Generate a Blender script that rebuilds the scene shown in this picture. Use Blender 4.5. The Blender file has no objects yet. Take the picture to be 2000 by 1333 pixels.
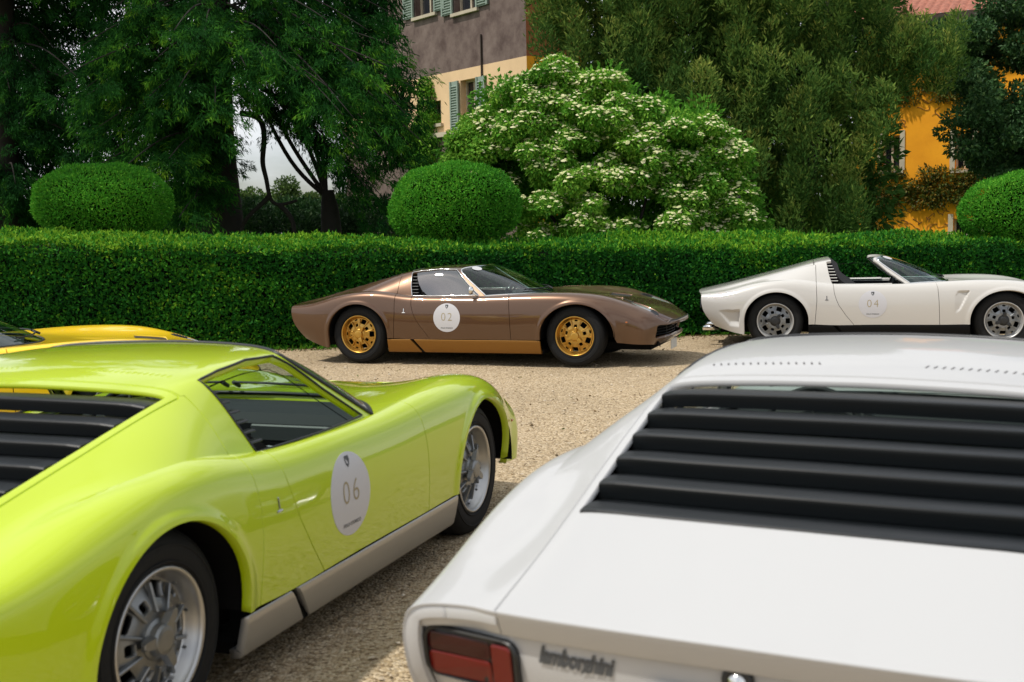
import bpy, math, random
import numpy as np
from mathutils import Vector, Matrix

# ------------------------------------------------------------------ scene, camera, sky, sun
scene = bpy.context.scene
COL = scene.collection
rad = math.radians

CAM_H, CAM_PITCH, CAM_ROLL, CAM_F = 1.483, 0.0957, -0.0211, 2317.0 / 2000.0
cam_data = bpy.data.cameras.new('camera')
cam_data.sensor_width = 36.0
cam_data.lens = 36.0 * CAM_F
cam_data.clip_start = 0.05
cam_data.clip_end = 3000.0
cam = bpy.data.objects.new('camera', cam_data)
COL.objects.link(cam)
_r0 = Vector((1, 0, 0))
_fw = Vector((0, math.cos(CAM_PITCH), -math.sin(CAM_PITCH)))
_u0 = _r0.cross(_fw)
_cr, _sr = math.cos(CAM_ROLL), math.sin(CAM_ROLL)
_R = _r0 * _cr + _u0 * _sr
_U = -_r0 * _sr + _u0 * _cr
cam.matrix_world = Matrix(((_R.x, _U.x, -_fw.x, 0), (_R.y, _U.y, -_fw.y, 0), (_R.z, _U.z, -_fw.z, CAM_H), (0, 0, 0, 1)))
cam_data.dof.use_dof = True
cam_data.dof.focus_distance = 12.6
cam_data.dof.aperture_fstop = 4.6
scene.camera = cam

SUN_DIR = Vector((-0.44, -0.17, 0.88)).normalized()      # from the scene towards the sun
world = bpy.data.worlds.new('World')
scene.world = world
world.use_nodes = True
_nt = world.node_tree
_nt.nodes.clear()
_out = _nt.nodes.new('ShaderNodeOutputWorld')
_bg = _nt.nodes.new('ShaderNodeBackground')
_bg.inputs['Strength'].default_value = 0.090
_sky = _nt.nodes.new('ShaderNodeTexSky')
_sky.sky_type = 'NISHITA'
_sky.sun_disc = False
_sky.sun_elevation = math.asin(SUN_DIR.z)
_sky.sun_rotation = math.atan2(SUN_DIR.x, SUN_DIR.y)
_sky.dust_density = 1.5
_tc = _nt.nodes.new('ShaderNodeTexCoord')
_mp = _nt.nodes.new('ShaderNodeMapping')
_mp.inputs['Scale'].default_value = (1.0, 1.0, 2.6)
_nz = _nt.nodes.new('ShaderNodeTexNoise')
_nz.inputs['Scale'].default_value = 2.3
_nz.inputs['Detail'].default_value = 7.0
_nz.inputs['Roughness'].default_value = 0.55
_rp = _nt.nodes.new('ShaderNodeValToRGB')
_rp.color_ramp.elements[0].position = 0.34
_rp.color_ramp.elements[1].position = 0.54
_mx = _nt.nodes.new('ShaderNodeMix')
_mx.data_type = 'RGBA'
_mx.inputs[7].default_value = (9.0, 9.2, 9.5, 1)
_nt.links.new(_tc.outputs['Generated'], _mp.inputs['Vector'])
_nt.links.new(_mp.outputs['Vector'], _nz.inputs['Vector'])
_nt.links.new(_nz.outputs['Fac'], _rp.inputs['Fac'])
_nt.links.new(_rp.outputs['Color'], _mx.inputs[0])
_nt.links.new(_sky.outputs['Color'], _mx.inputs[6])
_nt.links.new(_mx.outputs[2], _bg.inputs['Color'])
_nt.links.new(_bg.outputs['Background'], _out.inputs['Surface'])

sun_data = bpy.data.lights.new('sun', 'SUN')
sun_data.energy = 3.0
sun_data.angle = rad(2.0)
sun_data.color = (1.0, 0.95, 0.87)
sun = bpy.data.objects.new('sun', sun_data)
COL.objects.link(sun)
sun.rotation_euler = SUN_DIR.to_track_quat('Z', 'Y').to_euler()
sun.location = (-20, -5, 40)

scene.view_settings.view_transform = 'Standard'
scene.view_settings.look = 'None'
scene.view_settings.exposure = 0.25
scene.view_settings.gamma = 1.0
scene.render.engine = 'CYCLES'
scene.cycles.use_denoising = True
scene.cycles.max_bounces = 10
scene.cycles.transparent_max_bounces = 16
scene.cycles.caustics_reflective = False
scene.cycles.caustics_refractive = False

# ------------------------------------------------------------------ small helpers
def tag(o, label=None, cat=None, group=None, kind=None):
    if label: o['label'] = label
    if cat: o['category'] = cat
    if group: o['group'] = group
    if kind: o['kind'] = kind
    return o

def link(o, parent=None):
    COL.objects.link(o)
    if parent is not None: o.parent = parent
    return o

def empty(name, loc=(0, 0, 0), rz=0.0):
    o = bpy.data.objects.new(name, None)
    o.empty_display_size = 0.2
    o.location = loc
    o.rotation_euler = (0, 0, rz)
    return link(o)

def mat_nodes(name):
    m = bpy.data.materials.new(name)
    m.use_nodes = True
    nt = m.node_tree
    return m, nt, nt.nodes['Principled BSDF']

def pmat(name, col, rough=0.5, metal=0.0, coat=0.0, spec=0.5, **kw):
    m, nt, b = mat_nodes(name)
    b.inputs['Base Color'].default_value = (*col, 1)
    b.inputs['Roughness'].default_value = rough
    b.inputs['Metallic'].default_value = metal
    b.inputs['Coat Weight'].default_value = coat
    b.inputs['Coat Roughness'].default_value = kw.get('coat_rough', 0.03)
    b.inputs['Specular IOR Level'].default_value = spec
    if 'noise' in kw:                      # mottled colour + fine bump
        sc, amt, bump = kw['noise']
        tcn = nt.nodes.new('ShaderNodeTexCoord')
        n = nt.nodes.new('ShaderNodeTexNoise')
        n.inputs['Scale'].default_value = sc
        n.inputs['Detail'].default_value = 6
        nt.links.new(tcn.outputs['Object'], n.inputs['Vector'])
        mx = nt.nodes.new('ShaderNodeMix'); mx.data_type = 'RGBA'
        mx.inputs[6].default_value = (*[c * (1 - amt) for c in col], 1)
        mx.inputs[7].default_value = (*[min(1, c * (1 + amt)) for c in col], 1)
        nt.links.new(n.outputs['Fac'], mx.inputs[0])
        nt.links.new(mx.outputs[2], b.inputs['Base Color'])
        if bump:
            bp = nt.nodes.new('ShaderNodeBump')
            bp.inputs['Strength'].default_value = bump
            bp.inputs['Distance'].default_value = 0.01
            nt.links.new(n.outputs['Fac'], bp.inputs['Height'])
            nt.links.new(bp.outputs['Normal'], b.inputs['Normal'])
    return m

def raw_mesh(name, V, F, mats, smooth=True, normals=None, fmat=None):
    """mesh from arrays; F either an (n,k) array or a list of tuples"""
    me = bpy.data.meshes.new(name)
    if isinstance(F, np.ndarray):
        n, k = F.shape
        me.vertices.add(len(V)); me.vertices.foreach_set('co', np.asarray(V, np.float32).ravel())
        me.loops.add(n * k); me.loops.foreach_set('vertex_index', F.astype(np.int32).ravel())
        me.polygons.add(n)
        me.polygons.foreach_set('loop_start', np.arange(0, n * k, k, dtype=np.int32))
        me.polygons.foreach_set('loop_total', np.full(n, k, dtype=np.int32))
        me.update(calc_edges=True)
    else:
        me.from_pydata([tuple(map(float, v)) for v in V], [], F)
    for m in (mats if isinstance(mats, (list, tuple)) else [mats]):
        me.materials.append(m)
    if fmat is not None:
        me.polygons.foreach_set('material_index', np.asarray(fmat, np.int32))
    me.polygons.foreach_set('use_smooth', np.full(len(me.polygons), bool(smooth)))
    if normals is not None:
        me.normals_split_custom_set_from_vertices([tuple(map(float, n)) for n in normals])
    me.update()
    return me

def mesh_obj(name, V, F, mats, parent=None, smooth=True, normals=None, fmat=None):
    return link(bpy.data.objects.new(name, raw_mesh(name, V, F, mats, smooth, normals, fmat)), parent)

# ------------------------------------------------------------------ surface toolkit
def nat_spline(tk, P, t):
    """natural cubic spline through keys P (K,...) at parameters tk"""
    tk = np.asarray(tk, float); P = np.asarray(P, float); K = len(tk)
    sh = P.shape[1:]; P2 = P.reshape(K, -1)
    h = np.diff(tk)
    A = np.zeros((K, K)); B = np.zeros_like(P2)
    A[0, 0] = A[-1, -1] = 1
    for i in range(1, K - 1):
        A[i, i - 1] = h[i - 1]; A[i, i] = 2 * (h[i - 1] + h[i]); A[i, i + 1] = h[i]
        B[i] = 6 * ((P2[i + 1] - P2[i]) / h[i] - (P2[i] - P2[i - 1]) / h[i - 1])
    M = np.linalg.solve(A, B)
    t = np.asarray(t, float)
    i = np.clip(np.searchsorted(tk, t, side='right') - 1, 0, K - 2)
    hi = h[i][:, None]; a = (tk[i + 1] - t)[:, None] / hi; b = (t - tk[i])[:, None] / hi
    R = a * P2[i] + b * P2[i + 1] + ((a ** 3 - a) * M[i] + (b ** 3 - b) * M[i + 1]) * hi ** 2 / 6
    return R.reshape((len(t),) + sh)

def bs_basis(m, v, deg=3):
    kn = np.concatenate([np.zeros(deg), np.linspace(0, 1, m - deg + 1), np.ones(deg)])
    v = np.clip(np.asarray(v, float), 0, 1 - 1e-12)
    N = np.zeros((len(v), len(kn) - 1))
    for i in range(len(kn) - 1):
        N[:, i] = (kn[i] <= v) & (v < kn[i + 1])
    for d in range(1, deg + 1):
        Nn = np.zeros((len(v), len(kn) - 1 - d))
        for i in range(len(kn) - 1 - d):
            a = kn[i + d] - kn[i]; b = kn[i + d + 1] - kn[i + 1]
            if a > 0: Nn[:, i] += (v - kn[i]) / a * N[:, i]
            if b > 0: Nn[:, i] += (kn[i + d + 1] - v) / b * N[:, i + 1]
        N = Nn
    return N[:, :m]

def grid_normals(G):
    du = np.gradient(G, axis=0); dv = np.gradient(G, axis=1)
    n = np.cross(du, dv)
    return n / (np.linalg.norm(n, axis=2, keepdims=True) + 1e-12)

class PM:
    """polygon mesh with per-vertex normals that can be cut along any iso-line"""
    def __init__(s, V, N, F): s.V, s.N, s.F = np.asarray(V, float).reshape(-1, 3), np.asarray(N, float).reshape(-1, 3), F
    @staticmethod
    def grid(G, N):
        nu, nv = G.shape[:2]
        idx = np.arange(nu * nv).reshape(nu, nv)
        q = np.stack([idx[:-1, :-1], idx[1:, :-1], idx[1:, 1:], idx[:-1, 1:]], -1).reshape(-1, 4)
        return PM(G.reshape(-1, 3), N.reshape(-1, 3), [tuple(r) for r in q.tolist()])
    def split(s, f):
        f = f(s.V) if callable(f) else f
        f = np.where(np.abs(f) < 1e-7, 1e-7, f)
        pos = f > 0
        V = [*s.V]; N = [*s.N]; cache = {}
        A, B = [], []
        pl = pos.tolist(); fl = f.tolist()
        for face in s.F:
            c = sum(pl[i] for i in face)
            if c == len(face): B.append(face); continue
            if c == 0: A.append(face); continue
            a, b = [], []
            k = len(face)
            for j in range(k):
                i0, i1 = face[j], face[(j + 1) % k]
                (b if pl[i0] else a).append(i0)
                if pl[i0] != pl[i1]:
                    key = (i0, i1) if i0 < i1 else (i1, i0)
                    m = cache.get(key)
                    if m is None:
                        t = fl[key[0]] / (fl[key[0]] - fl[key[1]])
                        V.append(V[key[0]] * (1 - t) + V[key[1]] * t)
                        n = N[key[0]] * (1 - t) + N[key[1]] * t
                        N.append(n / (np.linalg.norm(n) + 1e-12))
                        m = cache[key] = len(V) - 1
                    a.append(m); b.append(m)
            if len(a) > 2: A.append(tuple(a))
            if len(b) > 2: B.append(tuple(b))
        V = np.array(V); N = np.array(N)
        return PM(V, N, A).compact(), PM(V, N, B).compact()
    def gap(s, f, w=0.0029):
        """cut a panel gap of half-width w along f=0"""
        fv = f if callable(f) else None
        neg, rest = s.split(lambda V: f(V) + w)
        _, pos = rest.split(lambda V: f(V) - w)
        return neg, pos
    def compact(s):
        if not s.F: return PM(np.zeros((0, 3)), np.zeros((0, 3)), [])
        used = np.unique(np.concatenate([np.array(f) for f in s.F]))
        m = np.full(len(s.V), -1); m[used] = np.arange(len(used)); ml = m.tolist()
        return PM(s.V[used], s.N[used], [tuple(ml[i] for i in f) for f in s.F])
    def mirrored(s):
        k = np.array([1, -1, 1])
        return PM(s.V * k, s.N * k, [f[::-1] for f in s.F])
    def offset(s, d): return PM(s.V + s.N * d, s.N, s.F)
    def flanged(s, depth=0.014, sel=None):
        """add a return flange, turned inwards, along the open edges"""
        cnt = {}
        for f in s.F:
            for j in range(len(f)):
                a, b = f[j], f[(j + 1) % len(f)]
                k = (a, b) if a < b else (b, a)
                cnt[k] = None if k in cnt else (a, b)
        E = [e for e in cnt.values() if e]
        if sel is not None: E = [e for e in E if sel(s.V[e[0]]) and sel(s.V[e[1]])]
        V = [*s.V]; N = [*s.N]; F = list(s.F); mp = {}
        side = {}
        for a, b in E:
            t = s.V[b] - s.V[a]
            n = np.cross(t, s.N[a] + s.N[b]); n /= (np.linalg.norm(n) + 1e-12)
            for i in (a, b): side[i] = side.get(i, 0) + n
        for i, n in side.items():
            n = n / (np.linalg.norm(n) + 1e-12)
            mp[i] = len(V)
            V += [s.V[i], s.V[i] - s.N[i] * depth]; N += [n * .8 + s.N[i] * .6, n]
        for a, b in E:
            F.append((mp[b], mp[a], mp[a] + 1, mp[b] + 1))
        return PM(np.array(V), np.array(N), F)
    def obj(s, name, mat, parent=None, flip=False):
        return mesh_obj(name, s.V, s.F, mat, parent, True, s.N)

def join(*pms):
    V, N, F, o = [], [], [], 0
    for p in pms:
        if not len(p.V): continue
        V.append(p.V); N.append(p.N); F += [tuple(i + o for i in f) for f in p.F]; o += len(p.V)
    return PM(np.concatenate(V), np.concatenate(N), F)

def poly_sdf(P):
    """signed distance (negative inside) to a closed 2-D polygon; returns f(Q)"""
    P = np.asarray(P, float)
    def f(Q):
        d = np.full(len(Q), 1e9); ins = np.zeros(len(Q), bool)
        for i in range(len(P)):
            a = P[i]; b = P[(i + 1) % len(P)]; e = b - a; w = Q - a
            t = np.clip((w @ e) / (e @ e + 1e-12), 0, 1)
            d = np.minimum(d, np.linalg.norm(w - t[:, None] * e, axis=1))
            c = ((a[1] > Q[:, 1]) != (b[1] > Q[:, 1])) & (Q[:, 0] < (b[0] - a[0]) * (Q[:, 1] - a[1]) / (b[1] - a[1] + 1e-15) + a[0])
            ins ^= c
        return np.where(ins, -d, d)
    return f

def tube(path, r, n=8, closed=False, taper=None):
    """V,F of a round tube along a polyline"""
    P = np.asarray(path, float); k = len(P)
    T = np.gradient(P, axis=0) if not closed else np.roll(P, -1, 0) - np.roll(P, 1, 0)
    T /= np.linalg.norm(T, axis=1, keepdims=True) + 1e-12
    ref = np.array([0, 0, 1.]) if abs(T[0][2]) < .9 else np.array([1., 0, 0])
    V = []
    a = np.arange(n) * 2 * np.pi / n
    u = np.cross(T[0], ref); u /= np.linalg.norm(u)
    for i in range(k):
        u = u - T[i] * (u @ T[i]); u /= np.linalg.norm(u) + 1e-12
        w = np.cross(T[i], u)
        ri = r if taper is None else r * taper[i]
        if np.ndim(r): ri = r[i]
        V.append(P[i] + ri * (np.cos(a)[:, None] * u + np.sin(a)[:, None] * w))
    V = np.concatenate(V); F = []
    for i in range(k if closed else k - 1):
        for j in range(n):
            i2 = (i + 1) % k
            F.append((i * n + j, i * n + (j + 1) % n, i2 * n + (j + 1) % n, i2 * n + j))
    if not closed:
        F += [tuple(range(n))[::-1], tuple((k - 1) * n + j for j in range(n))]
    return V, F

def box(c, s, bev=0.0, R=None):
    """V,F of a box (bevelled by chamfering its edges)"""
    c = np.array(c, float); h = np.array(s, float) / 2
    if bev <= 0:
        V = np.array([[x, y, z] for x in (-1, 1) for y in (-1, 1) for z in (-1, 1)], float) * h
        F = [(0, 1, 3, 2), (4, 6, 7, 5), (0, 4, 5, 1), (2, 3, 7, 6), (0, 2, 6, 4), (1, 5, 7, 3)]
    else:
        b = min(bev, h.min() * .98); V = []; idx = {}
        for x in (-1, 1):
            for y in (-1, 1):
                for z in (-1, 1):
                    for ax in range(3):
                        p = np.array([x, y, z], float) * (h - b); p[ax] = (x, y, z)[ax] * h[ax]
                        idx[(x, y, z, ax)] = len(V); V.append(p)
        V = np.array(V); F = []
        def q(*k): F.append(tuple(idx[i] for i in k))
        for s_ in (-1, 1):
            o = [(-1, -1), (1, -1), (1, 1), (-1, 1)]
            f = [(s_, a, b_, 0) for a, b_ in o]; q(*(f if s_ > 0 else f[::-1]))
            f = [(a, s_, b_, 1) for a, b_ in o]; q(*(f[::-1] if s_ > 0 else f))
            f = [(a, b_, s_, 2) for a, b_ in o]; q(*(f if s_ > 0 else f[::-1]))
        for a in (-1, 1):
            for b_ in (-1, 1):
                f = [(a, b_, -1, 0), (a, b_, 1, 0), (a, b_, 1, 1), (a, b_, -1, 1)]; q(*(f[::-1] if a * b_ > 0 else f))
                f = [(a, -1, b_, 0), (a, 1, b_, 0), (a, 1, b_, 2), (a, -1, b_, 2)]; q(*(f if a * b_ > 0 else f[::-1]))
                f = [(-1, a, b_, 1), (1, a, b_, 1), (1, a, b_, 2), (-1, a, b_, 2)]; q(*(f[::-1] if a * b_ > 0 else f))
                for c_ in (-1, 1):
                    f = [(a, b_, c_, 0), (a, b_, c_, 1), (a, b_, c_, 2)]; q(*(f if a * b_ * c_ > 0 else f[::-1]))
    if R is not None: V = V @ np.array(R).T
    return V + c, F

def cat(*vf):
    V, F, o = [], [], 0
    for v, f in vf:
        V.append(np.asarray(v, float)); F += [tuple(int(i) + o for i in g) for g in f]; o += len(v)
    return np.concatenate(V), F

def lathe(prof, n=48, axis='y'):
    """revolve (radius, height) profile about an axis"""
    prof = np.asarray(prof, float); a = np.arange(n) * 2 * np.pi / n
    V = []
    for r, h in prof:
        if axis == 'y': V.append(np.stack([r * np.cos(a), np.full(n, h), r * np.sin(a)], 1))
        else: V.append(np.stack([r * np.cos(a), r * np.sin(a), np.full(n, h)], 1))
    V = np.concatenate(V); F = []
    for i in range(len(prof) - 1):
        for j in range(n):
            F.append((i * n + j, i * n + (j + 1) % n, (i + 1) * n + (j + 1) % n, (i + 1) * n + j))
    return V, F

def rot(axis, a):
    return np.array(Matrix.Rotation(a, 3, axis))

def text_geo(body, size, shear=0.0, offset=0.0, space=1.0):
    cu = bpy.data.curves.new('lettering', 'FONT')
    cu.body = body; cu.size = size; cu.shear = shear; cu.offset = offset
    cu.space_character = space
    cu.align_x = 'CENTER'; cu.align_y = 'CENTER'
    o = bpy.data.objects.new('lettering', cu); COL.objects.link(o)
    dg = bpy.context.evaluated_depsgraph_get()
    me = bpy.data.meshes.new_from_object(o.evaluated_get(dg))
    V = np.array([v.co[:] for v in me.vertices]); F = [tuple(p.vertices) for p in me.polygons]
    bpy.data.objects.remove(o); bpy.data.meshes.remove(me); bpy.data.curves.remove(cu)
    return V, F
# ================================================================== CAR: surfaces (car frame: x forward from the front axle, y left, z up)
WB = 2.504                                   # wheelbase
_T = [-3.36, -3.1, -2.8, -2.5, -2.2, -1.95, -1.5, -1.0, -.6, -.2, .1, .35, .6, .8]
_s = [
 # C4 (y,z)     s1             s2             s3             s4                   s5
 [(.665, .646), (.750, .640), (.779, .606), (.777, .50), (.765, .38, -3.31), (.735, .265, -3.20)],
 [(.685, .681), (.775, .674), (.835, .636), (.845, .52), (.835, .37, -3.08), (.800, .205, -3.02)],
 [(.700, .757), (.790, .758), (.862, .706), (.882, .56), (.875, .40), (.855, .170)],
 [(.752, .800), (.816, .797), (.869, .750), (.892, .57), (.885, .42), (.870, .200)],
 [(.768, .802), (.820, .787), (.863, .735), (.886, .55), (.880, .42), (.866, .284)],
 [(.752, .766), (.803, .764), (.854, .706), (.877, .54), (.873, .41), (.862, .285)],
 [(.765, .746), (.806, .744), (.852, .692), (.874, .53), (.871, .41), (.861, .285)],
 [(.755, .749), (.802, .748), (.852, .695), (.874, .53), (.871, .41), (.861, .285)],
 [(.735, .770), (.790, .772), (.854, .720), (.876, .54), (.873, .41), (.862, .285)],
 [(.705, .785), (.772, .786), (.852, .745), (.882, .56), (.878, .42), (.864, .284)],
 [(.685, .775), (.752, .772), (.838, .730), (.874, .56), (.872, .42), (.858, .270)],
 [(.662, .732), (.728, .725), (.810, .672), (.848, .53), (.845, .40), (.828, .275)],
 [(.632, .645), (.695, .632), (.762, .575), (.795, .47), (.790, .36), (.765, .245)],
 [(.595, .555), (.650, .540), (.700, .495), (.725, .42), (.718, .33), (.690, .235)],
]
def _st(t, row):
    return [(p[2] if len(p) > 2 else t, p[0], p[1]) for p in row]
_ST = np.array([_st(t, r) for t, r in zip(_T, _s)], float)          # (K,6,3)

def C4(x):  return nat_spline(_T, _ST[:, 0], np.atleast_1d(x))
def S1(x):  return nat_spline(_T, _ST[:, 1], np.atleast_1d(x))

# --- front top patch F : cowl -> nose, centre -> fender crest
_fx = [(-.50, -1.0), (-.28, -.6), (-.03, -.2), (.19, .1), (.42, .35), (.66, .6), (.86, .8), (1.0, .90)]
_fz = [.745, .736, .722, .706, .680, .628, .557, .484]
_F = []
for k, ((x0, x4), z0) in enumerate(zip(_fx, _fz)):
    if k < 7: c4 = C4(x4)[0]; s1 = S1(x4)[0]
    else: c4 = np.array([.915, .545, .470]); s1 = np.array([.94, .59, .452])
    d = c4 - s1; d /= np.linalg.norm(d)
    f3 = c4 + d * .085
    dz = (c4[2] - z0)
    f1 = np.array([x0 + (x4 - x0) * .10, .26, z0 + .04 * dz])
    f2 = np.array([x0 + (x4 - x0) * .46, .50, z0 + .55 * dz])
    if k == 0:
        f1 = np.array([-.535, .30, .748]); f2 = np.array([-.70, .56, .757]); f3 = np.array([-.86, .68, .756])
    if k == 1: f2[2] -= .004
    if k == 7: f1 = np.array([.992, .22, .484]); f2 = np.array([.972, .40, .480]); f3 = np.array([.945, .49, .476])
    _F.append([np.array([x0, 0, z0]), np.array([x0 + (x4 - x0) * .02, .13, z0 + .005 * dz]), f1, f2, f3, c4])
_F = np.array(_F)
_ft = [-.75, -.44, -.12, .14, .38, .63, .83, .96]
def evalF(u, v):
    u = np.asarray(u); t = _ft[0] + u * (_ft[-1] - _ft[0])
    C = nat_spline(_ft, _F, t)                                    # (nu,6,3)
    return np.einsum('vk,ukd->uvd', bs_basis(6, v), C)

# --- side patch S, wrapping round the nose to the centreline
_edge = evalF([1.0], np.array([1.0, .86, .62, .32, 0.0]))[0]        # lip of the nose, corner -> centre
_nt_ = [.93, 1.05, 1.22, 1.42, 1.62]
_ext = []
for k, P in enumerate(_edge):
    tn = _edge[min(k + 1, 4)] - _edge[max(k - 1, 0)]
    o = np.array([-tn[1], tn[0], 0.0]); o = o / np.linalg.norm(o)
    if k == 4: o = np.array([1., 0, 0])
    if k == 0: o = np.array([.62, .785, 0])
    up = np.array([0, 0, 1.])
    _ext.append([P, P + o * .018 - up * .006, P + o * .030 - up * .028, P + o * .016 - up * .10, P - o * .02 - up * .185, P - o * .12 - up * .255])
_ST2 = np.concatenate([_ST, np.array(_ext)]); _T2 = _T + _nt_
def evalS(t, v): return np.einsum('vk,ukd->uvd', bs_basis(6, v), nat_spline(_T2, _ST2, t))

# --- rear top patch R : tail -> windscreen header, centre -> belt / haunch valley
_rt = [-3.36, -3.1, -2.8, -2.5, -2.2, -1.95, -1.5, -1.0]
_r = [
 [(-3.425, 0, .668), (-3.425, .16, .6675), (-3.415, .36, .664), (-3.395, .50, .660), (-3.382, .56, .657), (-3.372, .61, .6535)],
 [(-3.12, 0, .748), (-3.12, .16, .7475), (-3.12, .36, .743), (-3.11, .505, .732), (-3.105, .56, .720), (-3.1, .605, .699)],
 [(-2.82, 0, .828), (-2.82, .16, .8275), (-2.82, .37, .823), (-2.815, .515, .812), (-2.81, .572, .797), (-2.8, .618, .768)],
 [(-2.52, 0, .908), (-2.52, .16, .9075), (-2.52, .38, .902), (-2.515, .525, .890), (-2.51, .590, .876), (-2.5, .690, .848)],
 [(-2.22, 0, .985), (-2.22, .16, .984), (-2.22, .38, .979), (-2.215, .535, .966), (-2.21, .608, .948), (-2.2, .717, .880)],
 [(-1.97, 0, 1.040), (-1.97, .16, 1.039), (-1.97, .38, 1.031), (-1.97, .54, 1.018), (-1.97, .606, .996), (-1.955, .700, .868)],
 [(-1.55, 0, 1.068), (-1.55, .16, 1.067), (-1.56, .38, 1.060), (-1.58, .535, 1.048), (-1.60, .598, 1.024), (-1.54, .688, .868)],
 [(-1.235, 0, 1.058), (-1.24, .16, 1.057), (-1.27, .36, 1.053), (-1.345, .515, 1.043), (-1.375, .588, 1.015), (-1.16, .678, .868)],
]
_R = np.array([[np.array(p, float) for p in row] + [C4(t)[0]] for t, row in zip(_rt, _r)])
for k, t in enumerate(_rt):                      # smooth sail-panel-to-haunch flow at the back, crease ahead
    c4 = C4(t)[0]; d = c4 - S1(t)[0]; d /= np.linalg.norm(d)
    w = [1, 1, .9, .45, .12, 0, 0, 0][k]
    _R[k, 5] = _R[k, 5] * (1 - w) + (c4 + d * .06) * w
for k in range(7): _R[k, :5, 2] -= [.004, .011, .012, .012, .009, .005, .002][k]; _R[k, :3, 2] -= [0, .006, .010, .011, .008, .002, 0][k]
def evalR(u, v):
    u = np.asarray(u); t = _rt[0] + u * (_rt[-1] - _rt[0])
    return np.einsum('vk,ukd->uvd', bs_basis(7, v), nat_spline(_rt, _R, t))

def two_sided(ev, u, v):
    """evaluate a half patch and mirror it to full width, right (y<0) to left"""
    G = ev(u, v)                                   # v: 0 centre -> 1 outside (y>0)
    M = G[:, ::-1] * np.array([1, -1, 1])
    return np.concatenate([M, G[:, 1:]], axis=1)

uR = np.linspace(0, 1, 150); vR = np.concatenate([np.linspace(0, .62, 24), np.linspace(.62, 1, 34)[1:]])
GR = two_sided(evalR, uR, vR)
GF = two_sided(evalF, np.linspace(0, 1, 90), np.linspace(0, 1, 44))
tS = np.concatenate([np.linspace(-3.36, .8, 270), np.linspace(.8, _nt_[-1], 60)[1:]])
vS = np.linspace(0, 1, 52)
GS0 = evalS(tS, vS)

# wheel arches (x, z)
ARCH = [(-2.494, .325, .368, .344), (.030, .325, .398, .345)]
def arch_f(V, k):
    xc, zc, rx, rz = ARCH[k]
    ex = np.where((k == 1) & (V[..., 0] > xc), np.clip(zc - V[..., 2], 0, .2) * .45, 0)
    dx = (V[..., 0] - xc) / (rx + ex); dz = np.maximum((V[..., 2] - zc), 0) / rz
    return (np.sqrt(dx * dx + dz * dz) - 1) * rz
def lip(G):
    """rolled wheel-arch lips"""
    N = grid_normals(G); d = np.zeros(G.shape[:2])
    for k in (0, 1):
        f = arch_f(G, k)
        m = (G[..., 0] < .62)
        w = np.clip(1 - np.maximum(f - .012, 0) / .034, 0, 1); w = w * w * (3 - 2 * w)
        w *= np.clip((.745 - G[..., 2]) / .05, 0, 1) * m * np.clip((f + .05) / .02, 0, 1)
        d = np.maximum(d, .0085 * w)
    return G + N * d[..., None]

def sm(a, b, x):
    t = np.clip((x - a) / (b - a), 0, 1); return t * t * (3 - 2 * t)

def dent(G, poly, depth, soft, mode=None):
    """press a scoop into a side patch inside a polygon (x,z)"""
    N = grid_normals(G); sd = poly_sdf(poly)(G[..., [0, 2]].reshape(-1, 2)).reshape(G.shape[:2])
    w = sm(0.0, soft, -sd)
    if mode: w = w * mode(G)
    return G - N * (w * depth)[..., None]

GS = lip(GS0)
# roadster side: an air outlet behind the front wheel and a scoop behind the rear wheel
GSR = dent(GS, [(-.50, .665), (-.375, .665), (-.44, .52), (-.475, .45), (-.52, .42), (-.535, .60)], .030, .012, lambda G: sm(-.56, -.40, G[..., 0]))
GSR = dent(GSR, [(-3.17, .455), (-2.905, .455), (-2.915, .275), (-3.03, .285)], .034, .012, lambda G: sm(-3.20, -2.95, G[..., 0]))

NR, NF, NS, NSR = map(grid_normals, (GR, GF, GS, GSR))
# iron out normals where patches meet: share them along F/S crest
def side_y(x, z):
    """y of the left side surface at (x,z) on the doors"""
    x = np.asarray(x, float); z = np.asarray(z, float); o = np.zeros_like(x)
    xs = GS[:, 26, 0][:270]
    for i, (a, b) in enumerate(zip(x.ravel(), z.ravel())):
        k = np.clip(np.searchsorted(xs, a) - 1, 0, 268); t = (a - xs[k]) / (xs[k + 1] - xs[k])
        c = GS[k] * (1 - t) + GS[k + 1] * t
        o.ravel()[i] = np.interp(-b, -c[:, 2], c[:, 1])
    return o

# ---- cutting lines
def xB(z): return np.interp(z, [.2, .30, .56, .76, .98], [-2.06, -2.055, -2.035, -2.04, -2.045])
def xDr(z): return np.interp(z, [.2, .30, .40, .51, .58, .65, .76], [-1.56, -1.635, -1.715, -1.79, -1.82, -1.840, -1.853])
def xDf(z): return np.interp(z, [.2, .30, .55, .70, .78], [-.688, -.690, -.700, -.712, -.735])
WIN = np.array([(-1.925, 1.004), (-1.80, 1.021), (-1.60, 1.036), (-1.408, 1.030), (-1.355, .990), (-1.245, .886), (-1.078, .757), (-1.30, .753), (-1.60, .751), (-1.865, .753), (-1.895, .85)])
GLASS = np.array([(-1.868, 1.004), (-1.60, 1.030), (-1.412, 1.024), (-1.36, .985), (-1.25, .882), (-1.092, .760), (-1.30, .758), (-1.685, .757), (-1.76, .81), (-1.82, .89)])
def f_win(P): 
    s = poly_sdf(P); return lambda V: np.where(np.abs(V[:, 1]) > .45, s(V[:, [0, 2]]), .3)
LID = np.array([(-3.5, .520), (-3.0, .553), (-2.5, .582), (-2.068, .600), (-2.068, -.600), (-2.5, -.582), (-3.0, -.553), (-3.5, -.520)])
LOUV = np.array([(-2.925, .530), (-2.5, .555), (-2.105, .575), (-2.105, -.575), (-2.5, -.555), (-2.925, -.530)])
def f_xy(P):
    s = poly_sdf(P); return lambda V: s(V[:, [0, 1]])

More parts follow.
